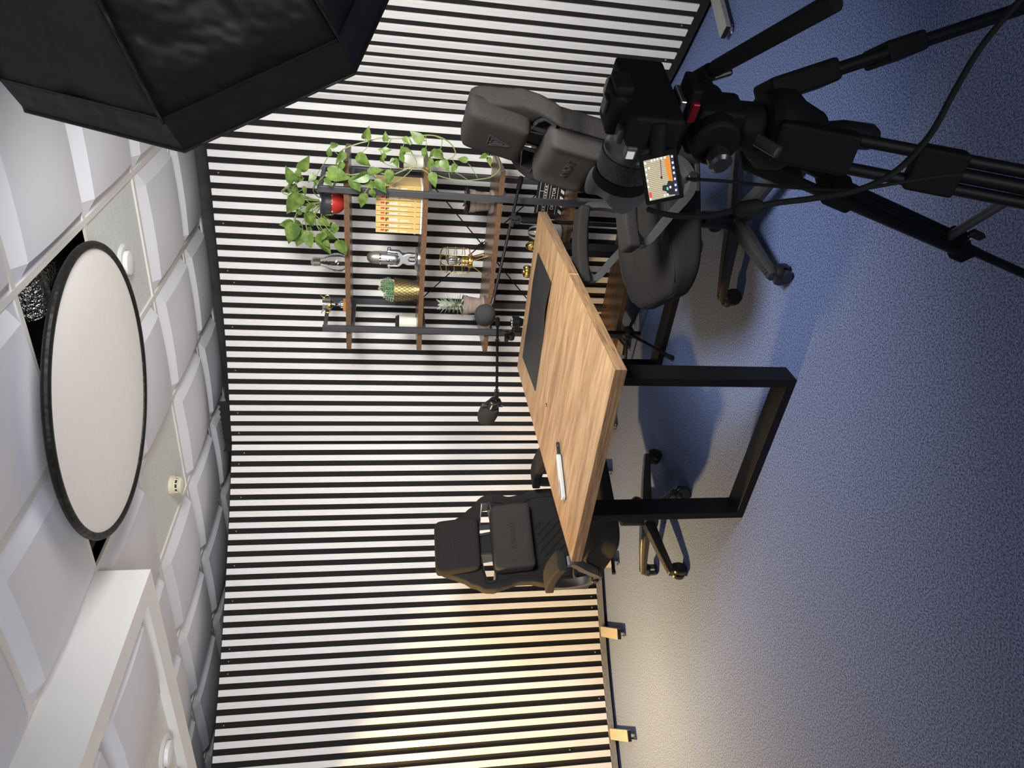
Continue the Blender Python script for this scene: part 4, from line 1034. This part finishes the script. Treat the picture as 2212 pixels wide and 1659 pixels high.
for k in range(8):
    MB().tube([oct_(k, .066 + (RS - .068)*((i/12)**.92), -.075 - (DEP - .075)*(1 - i/12)) for i in range(13)], .0035, 6).build('rib_seam', M['softcloth'], sb)
for k in range(8):     # front lip
    a, b, c, d_ = oct_(k, RS - .0085, -.082), oct_(k + 1, RS - .0085, -.082), oct_(k + 1, RS, 0), oct_(k, RS, 0)
    MB().add([a, b, c, d_] + [q*.996 for q in (a, b, c, d_)], [(0, 1, 2, 3), (4, 5, 6, 7), (0, 1, 5, 4), (2, 3, 7, 6), (1, 2, 6, 5), (0, 3, 7, 4)]).build('front_lip', M['softcloth'], sb, smooth=0)
MB().tube([oct_(k, RS, 0) for k in range(8)], .004, 8, True).build('rim_piping', M['softcloth'], sb)
MB().add([oct_(k, RS - .075, -.190) for k in range(8)] + [oct_(k, RS - .075, -.188) for k in range(8)], [tuple(range(8)), tuple(range(8, 16))] + [(k, (k + 1) % 8, 8 + (k + 1) % 8, 8 + k) for k in range(8)]).build('diffuser', M['diffuser'], sb, smooth=0)
Bl = basis(SB_N).to_4x4()
MB().lathe([(.05, -DEP - .02), (.075, -DEP - .02), (.075, -DEP + .02), (.05, -DEP + .02)], 32, Bl).build('speed_ring', M['shelf_metal'], sb)
MB().lathe([(0, -DEP - .26), (.052, -DEP - .26), (.056, -DEP - .25), (.056, -DEP - .03), (0, -DEP - .02)], 28, Bl).build('lamp_head', M['plastic'], sb)
# its light stand, out of the frame on the right
hp = SB_C + SB_N*(-DEP - .14)
ls = empty('light_stand', (hp.x, hp.y, 0), 0, 'black light stand carrying the softbox', 'light stand')
MB().cyl((0, 0, .03), (0, 0, hp.z - .090), .014, .011, 14).build('pole', M['black_metal'], ls)
MB().bar((0, 0, hp.z - .10), (0, 0, hp.z - .072), .03, .03).build('tilt_bracket', M['plastic'], ls)
for a in (20, 140, 260):
    d_ = V((math.cos(R(a)), math.sin(R(a)), 0)); MB().tube([d_*.014 + V((0, 0, .35)), d_*.30 + V((0, 0, .012))], .009, 10).build('leg', M['black_metal'], ls)

# ================================================================== VIDEO TRIPOD
TS0 = py(1690, 280, 1.0)
tp = empty('video_tripod', (TS0.x, TS0.y, 0), 0, 'black double-tube video tripod with fluid head in the right foreground', 'tripod')
def tl(p): return V(p) - tp.location
ap = tl(TS0)
bowl = MB(); bowl.lathe([(0, -.06), (.030, -.06), (.046, -.02), (.060, .0), (.060, .030), (.048, .042), (0, .042)], 28, Matrix.Translation(ap)); bo = bowl.build('bowl', M['cam_black'], tp, bevel=.002)
MB().lathe([(0, -.16), (.014, -.16), (.020, -.15), (.022, -.10), (.016, -.06), (0, -.06)], 18, Matrix.Translation(ap)).build('bowl_clamp_knob', M['plastic'], tp)
AZ = (352, 232, 112); FT = .40
for q, az in enumerate(AZ):
    d_ = V((math.cos(R(az)), math.sin(R(az)), 0)); e_ = V((-d_.y, d_.x, 0))
    a = ap + d_*.060 + V((0, 0, .008)); ft = d_*FT + V((0, 0, .02)); ax = (ft - a); L_ = ax.length; ax.normalize(); nn = e_.cross(ax)
    lg = MB(); lg.bar(a - ax*.03, a + ax*.085, .060, .034, e_); lo = lg.build('leg', M['cam_black'], tp, smooth=0, bevel=.006)
    for s_ in (-1, 1): MB().cyl(a + ax*.06 + e_*s_*.021, a + ax*L_*.62 + e_*s_*.021, .0090, None, 14).build('outer_tube', M['black_metal'], lo)
    MB().bar(a + ax*.165, a + ax*.235, .064, .030, e_).build('clamp_block', M['cam_black'], lo, smooth=0, bevel=.005)
    MB().cyl(a + ax*.19, a + ax*L_*.70, .0105, None, 14).build('middle_tube', M['black_metal'], lo)
    MB().bar(a + ax*(L_*.60), a + ax*(L_*.60 + .05), .064, .032, e_).build('lower_clamp', M['cam_black'], lo, smooth=0, bevel=.006)
    MB().cyl(a + ax*L_*.62, ft, .0095, None, 14).build('lower_tube', M['black_metal'], lo)
    MB().ell(ft + V((0, 0, .002)), (.022, .022, .022), 16, 8).build('rubber_foot', M['rubber'], lo)
    kp = a + ax*(L_*.60 + .025) + nn*.017
    MB().cyl(kp, kp + nn*.020, .006, None, 10).build('clamp_stem', M['chrome'], lo)
    MB().bar(kp + nn*.020 - ax*.020, kp + nn*.020 + ax*.020, .016, .012, nn).build('clamp_lever', M['plastic'], lo, smooth=0, bevel=.003)
    # mid level spreader arm
    sp_ = a + ax*L_*.58
    MB().tube([V((0, 0, sp_.z - .05)), sp_ - nn*.012], .009, 12).build('spreader_arm', M['shelf_metal'], tp)
MB().cyl(V((0, 0, (ap + V((0,0,0))).z - .56)), V((0, 0, ap.z - .50)), .024, None, 20).build('spreader_hub', M['plastic'], tp, bevel=.003)
# fluid head
hz = ap + V((0, 0, .044))
LAZ = R(126); ld = V((math.cos(LAZ), math.sin(LAZ), 0)); le = V((-ld.y, ld.x, 0)); 
MB().lathe([(0, 0), (.034, 0), (.036, .008), (.036, .036), (.030, .042), (0, .042)], 28, Matrix.Translation(hz)).build('pan_base', M['cam_black'], tp, bevel=.002)
hb = MB(); Th = Matrix.Translation(hz) @ basis(V((0, 0, 1)), ld).to_4x4()
hb.box((0, 0, .074), (.075, .060, .074), Th); hb.cyl(Th @ V((0, -.054, .080)), Th @ V((0, .054, .080)), .037, None, 28)
hb.build('fluid_head', M['cam_black'], tp, bevel=.006)
MB().lathe([(0, 0), (.012, 0), (.012, .010), (.017, .012), (.017, .030), (.012, .034), (0, .034)], 20, Th @ Matrix.Translation(V((.01, .054, .078))) @ Matrix.Rotation(-PI/2, 4, 'X')).build('tilt_lock_knob', M['plastic_gloss'], tp)
MB().bar(Th @ V((-.02, .060, .030)), Th @ V((-.03, .105, .012)), .018, .010).build('pan_lock_lever', M['plastic_gloss'], tp, smooth=0, bevel=.004)
MB().box((0, 0, .125), (.13, .052, .016), Th).build('plate_clamp', M['cam_black'], tp, smooth=0, bevel=.003)
MB().box((-.035, .030, .124), (.030, .010, .012), Th).build('release_button', M['red_metal'], tp, smooth=0, bevel=.002)
MB().box((.005, 0, .138), (.10, .044, .010), Th).build('quick_release_plate', M['silver'], tp, smooth=0, bevel=.002)
# pan handle with its rosette
pe = tl(py(1806, 2, .80)); ps = tl(py(1515, 165, 1.03)); 
MB().tube([ps, ps.lerp(pe, .12), ps.lerp(pe, .13), pe], [.009, .009, .0125, .0135], 14).build('pan_handle', M['rubber'], tp)
rosette = Th @ V((-.01, -.055, .070))
MB().tube([rosette, rosette.lerp(ps, .55), ps - (pe - ps).normalized()*.015, ps + (pe - ps).normalized()*.02], [.016, .014, .016, .013], 14).build('handle_mount', M['cam_black'], tp)
MB().bar(ps + V((0, 0, -.006)), ps + V((.012, -.01, -.045)), .020, .012).build('handle_lock', M['plastic'], tp, smooth=0, bevel=.004)

# ================================================================== VIDEO CAMERA
CB = hz + V((.016, 0, .1435)) + tp.location
TC = Matrix.Translation(CB) @ basis(V((0, 0, 1)), ld).to_4x4()        # x along the lens, y to its left, z up
vc = empty('video_camera', CB, 0, 'black mirrorless video camera on the tripod with its screen flipped open', 'camera')
TL_ = Matrix.Translation(-CB) @ TC
bd = MB(); bd.box((-.008, .004, .039), (.052, .156, .076), TL_); bd.box((.012, -.056, .038), (.068, .040, .074), TL_)
bd.box((-.004, .010, .084), (.062, .056, .030), TL_)
bo_ = bd.build('body', M['cam_black'], vc); soft(bo_, .004, 5)
MB().box((-.006, .010, .1015), (.022, .020, .004), TL_).build('hot_shoe', M['shelf_metal'], vc, smooth=0)
MB().box((-.040, .010, .084), (.014, .044, .026), TL_).build('eyepiece', M['rubber'], vc, smooth=0, bevel=.004)
MB().lathe([(0, 0), (.012, 0), (.012, .010), (.010, .012), (0, .012)], 24, TL_ @ Matrix.Translation(V((-.004, -.044, .076)))).build('mode_dial', M['lens_grey'], vc)
MB().lathe([(0, 0), (.009, 0), (.009, .008), (0, .009)], 24, TL_ @ Matrix.Translation(V((.016, -.064, .074)))).build('shutter_button', M['lens_grey'], vc)
MB().box((.016, .048, .080), (.024, .018, .010), TL_).build('side_dial', M['plastic_grey'], vc, smooth=0, bevel=.002)
MB().box((.022, .078, .068), (.020, .014, .016), TL_).build('strap_lug', M['plastic_grey'], vc, smooth=0, bevel=.002)
MB().box((.024, .0855, .069), (.012, .0012, .011), TL_).build('white_tag', M['page'], vc, smooth=0)
Bx = TL_ @ Matrix.Translation(V((.018, .008, .040))) @ Matrix.Rotation(PI/2, 4, 'Y') @ Matrix.Diagonal((1.13, 1.13, .95, 1))
MB().lathe([(.030, 0), (.034, 0), (.0345, .010), (.033, .012), (.033, .040), (.0345, .046), (.037, .050), (.037, .056)], 48, Bx).build('lens_barrel', M['lens_grey'], vc)
MB().lathe([(.037, .056), (.0385, .057), (.0385, .092), (.037, .093)], 48, Bx).build('focus_ring', M['lens_rib'], vc)
MB().lathe([(.037, .093), (.0395, .095), (.041, .110), (.041, .116)], 48, Bx).build('front_ring', M['cam_black'], vc)
vs = []; n = 64
for j in range(n):
    a = 2*PI*j/n; pet = .019 + .010*math.cos(4*a)
    for (r, z) in ((.041, .112), (.0465, .112 + pet), (.0445, .112 + pet), (.039, .116)): vs.append(Bx @ V((r*math.cos(a), r*math.sin(a), z)))
MB().add(vs, [(4*j + k, 4*j + (k + 1) % 4, 4*((j + 1) % n) + (k + 1) % 4, 4*((j + 1) % n) + k) for j in range(n) for k in range(4)]).build('lens_hood', M['lens_grey'], vc, smooth=50)
MB().lathe([(0, .108), (.037, .106), (.037, .104), (0, .104)], 40, Bx).build('front_glass', M['plastic_gloss'], vc)
# flip screen
sc0 = py(1432, 386, .955); sn = V((-.18, -.90, .40)).normalized()
c4 = [pp(x, y, sc0, sn) for x, y in ((1393, 354), (1450, 327), (1469, 415), (1402, 439))]   # top-right, bottom-right, bottom-left, top-left (upright)
tr_, br2, bl2, tl2 = c4
cx = (tr_ + br2 + bl2 + tl2)/4; ux = ((tr_ + br2) - (tl2 + bl2)); W_ = ux.length/2; ux.normalize(); uy = ((tl2 + tr_) - (bl2 + br2)); uy -= ux*uy.dot(ux); H_ = uy.length/2; uy.normalize(); un = ux.cross(uy)
TSc = Matrix.Translation(cx - CB) @ Matrix((ux, uy, un)).transposed().to_4x4()
fs_ = MB().box((.002, 0, -.006), (W_ + .014, H_ + .012, .010), TSc).build('flip_screen', M['cam_black'], vc, smooth=0, bevel=.002)
hinge = TSc @ V((W_/2 + .006, 0, -.006))
MB().tube([hinge, TL_ @ V((-.026, .076, .040))], .012, 12).build('hinge', M['cam_black'], vc)
def scr(name, poly, z, m_):
    return MB().prism([(x*W_/2, y*H_/2) for x, y in poly], z, z + .00025, TSc).build(name, m_, fs_, smooth=0)
scr('screen_picture', [(-1, -1), (1, -1), (1, 1), (-1, 1)], -.0008, emis('lcd_cream', (.74, .64, .44), .9))
E1 = emis('lcd_dark', (.25, .21, .14), .9)
sl = MB()
for k in range(22):
    x = -.96 + 1.92*k/21; sl.prism([((x - .012)*W_/2, -.62*H_/2), ((x + .012)*W_/2, -.62*H_/2), ((x + .012)*W_/2, .96*H_/2), ((x - .012)*W_/2, .96*H_/2)], -.0005, -.0003, TSc)
tag(sl.build('screen_stripes', E1, fs_, smooth=0))
scr('screen_table', [(-.75, -.62), (.1, -.42), (.95, -.38), (1, -.72), (.3, -.75), (-.75, -.74)], -.0002, emis('lcd_orange', (.85, .30, .03), 1.0))
scr('screen_lower_bar', [(-1, -1), (1, -1), (1, -.76), (-1, -.72)], -.0001, emis('lcd_navy', (.03, .03, .08), 1.0))
scr('screen_chair', [(-.95, -.76), (-.30, -.76), (-.22, -.42), (-.40, -.30), (-.38, -.02), (-.62, .06), (-.72, -.20), (-.9, -.24)], -.0001, emis('lcd_chair', (.025, .02, .03), 1.0))  # dark chair shape in the displayed picture
scr('screen_arm', [(.92, -.12), (.10, -.02), (.02, .06), (-.10, -.02), (.02, -.10), (.10, -.06), (.92, -.17)], -.0001, emis('lcd_black', (.02, .02, .02), 1.0))
ic = MB()
for (x, y) in [(.86, .90), (.55, .92), (.3, .94), (.0, .94), (-.3, .94), (-.92, .93), (.92, .45), (.93, .25), (.93, .05), (.93, -.2), (.93, -.45), (-.9, -.05), (-.88, -.25), (.9, -.92), (.6, -.9), (.35, -.9), (.1, -.88), (-.2, -.88), (-.5, -.86), (-.75, -.84), (.6, .7), (-.55, -.5)]:
    ic.prism([((x + a*.055)*W_/2, (y + b*.06)*H_/2) for a, b in ((-1, -1), (1, -1), (1, 1), (-1, 1))], 0, .0002, TSc)
ic.build('screen_icons', emis('lcd_white', (.85, .95, 1.0), 1.1), fs_, smooth=0)
scr('screen_record_mark', [(-.86, .80), (-.60, .80), (-.60, .98), (-.86, .98)], .0001, emis('lcd_red', (.9, .08, .04), 1.1))
scr('screen_green_mark', [(-.66, -.36), (-.52, -.36), (-.52, -.24), (-.66, -.24)], .0001, emis('lcd_green', (.1, .75, .35), 1.1))
# cables hanging from the camera
def cable(name, pts, r, label):
    P_ = [py(x, y, d) for x, y, d in pts]; o = empty(name, P_[0], 0, label, 'cable', 'cables hanging off the video camera')
    MB().tube([p - P_[0] for p in spline(P_, 8)], r, 10).build('cord', M['rubber'], o); return o, P_
c_, P_ = cable('camera_cable', [(1400, 452, .955), (1425, 460, .94), (1470, 467, .92), (1530, 466, .90), (1600, 452, .87), (1680, 438, .85), (1760, 428, .83), (1860, 408, .80), (1940, 366, .78), (2010, 290, .77), (2060, 200, .76), (2110, 115, .75), (2160, 50, .74), (2230, -30, .73)], .0040, 'thick black cable looping under the flip screen past the tripod')
a_ = P_[4] - P_[0]; b_ = P_[5] - P_[0]
MB().tube([a_.lerp(b_, -.15), a_.lerp(b_, .0), a_.lerp(b_, .45), a_.lerp(b_, .6)], [.006, .0105, .0105, .006], 14).build('ferrite_bead', M['rubber'], c_)
cable('camera_cable', [(1482, 386, .97), (1560, 391, .95), (1660, 401, .91), (1760, 408, .87), (1850, 409, .83), (1940, 395, .81), (2020, 382, .80), (2080, 376, .795)], .0024, 'thin black cable running straight from the camera to the tripod leg')
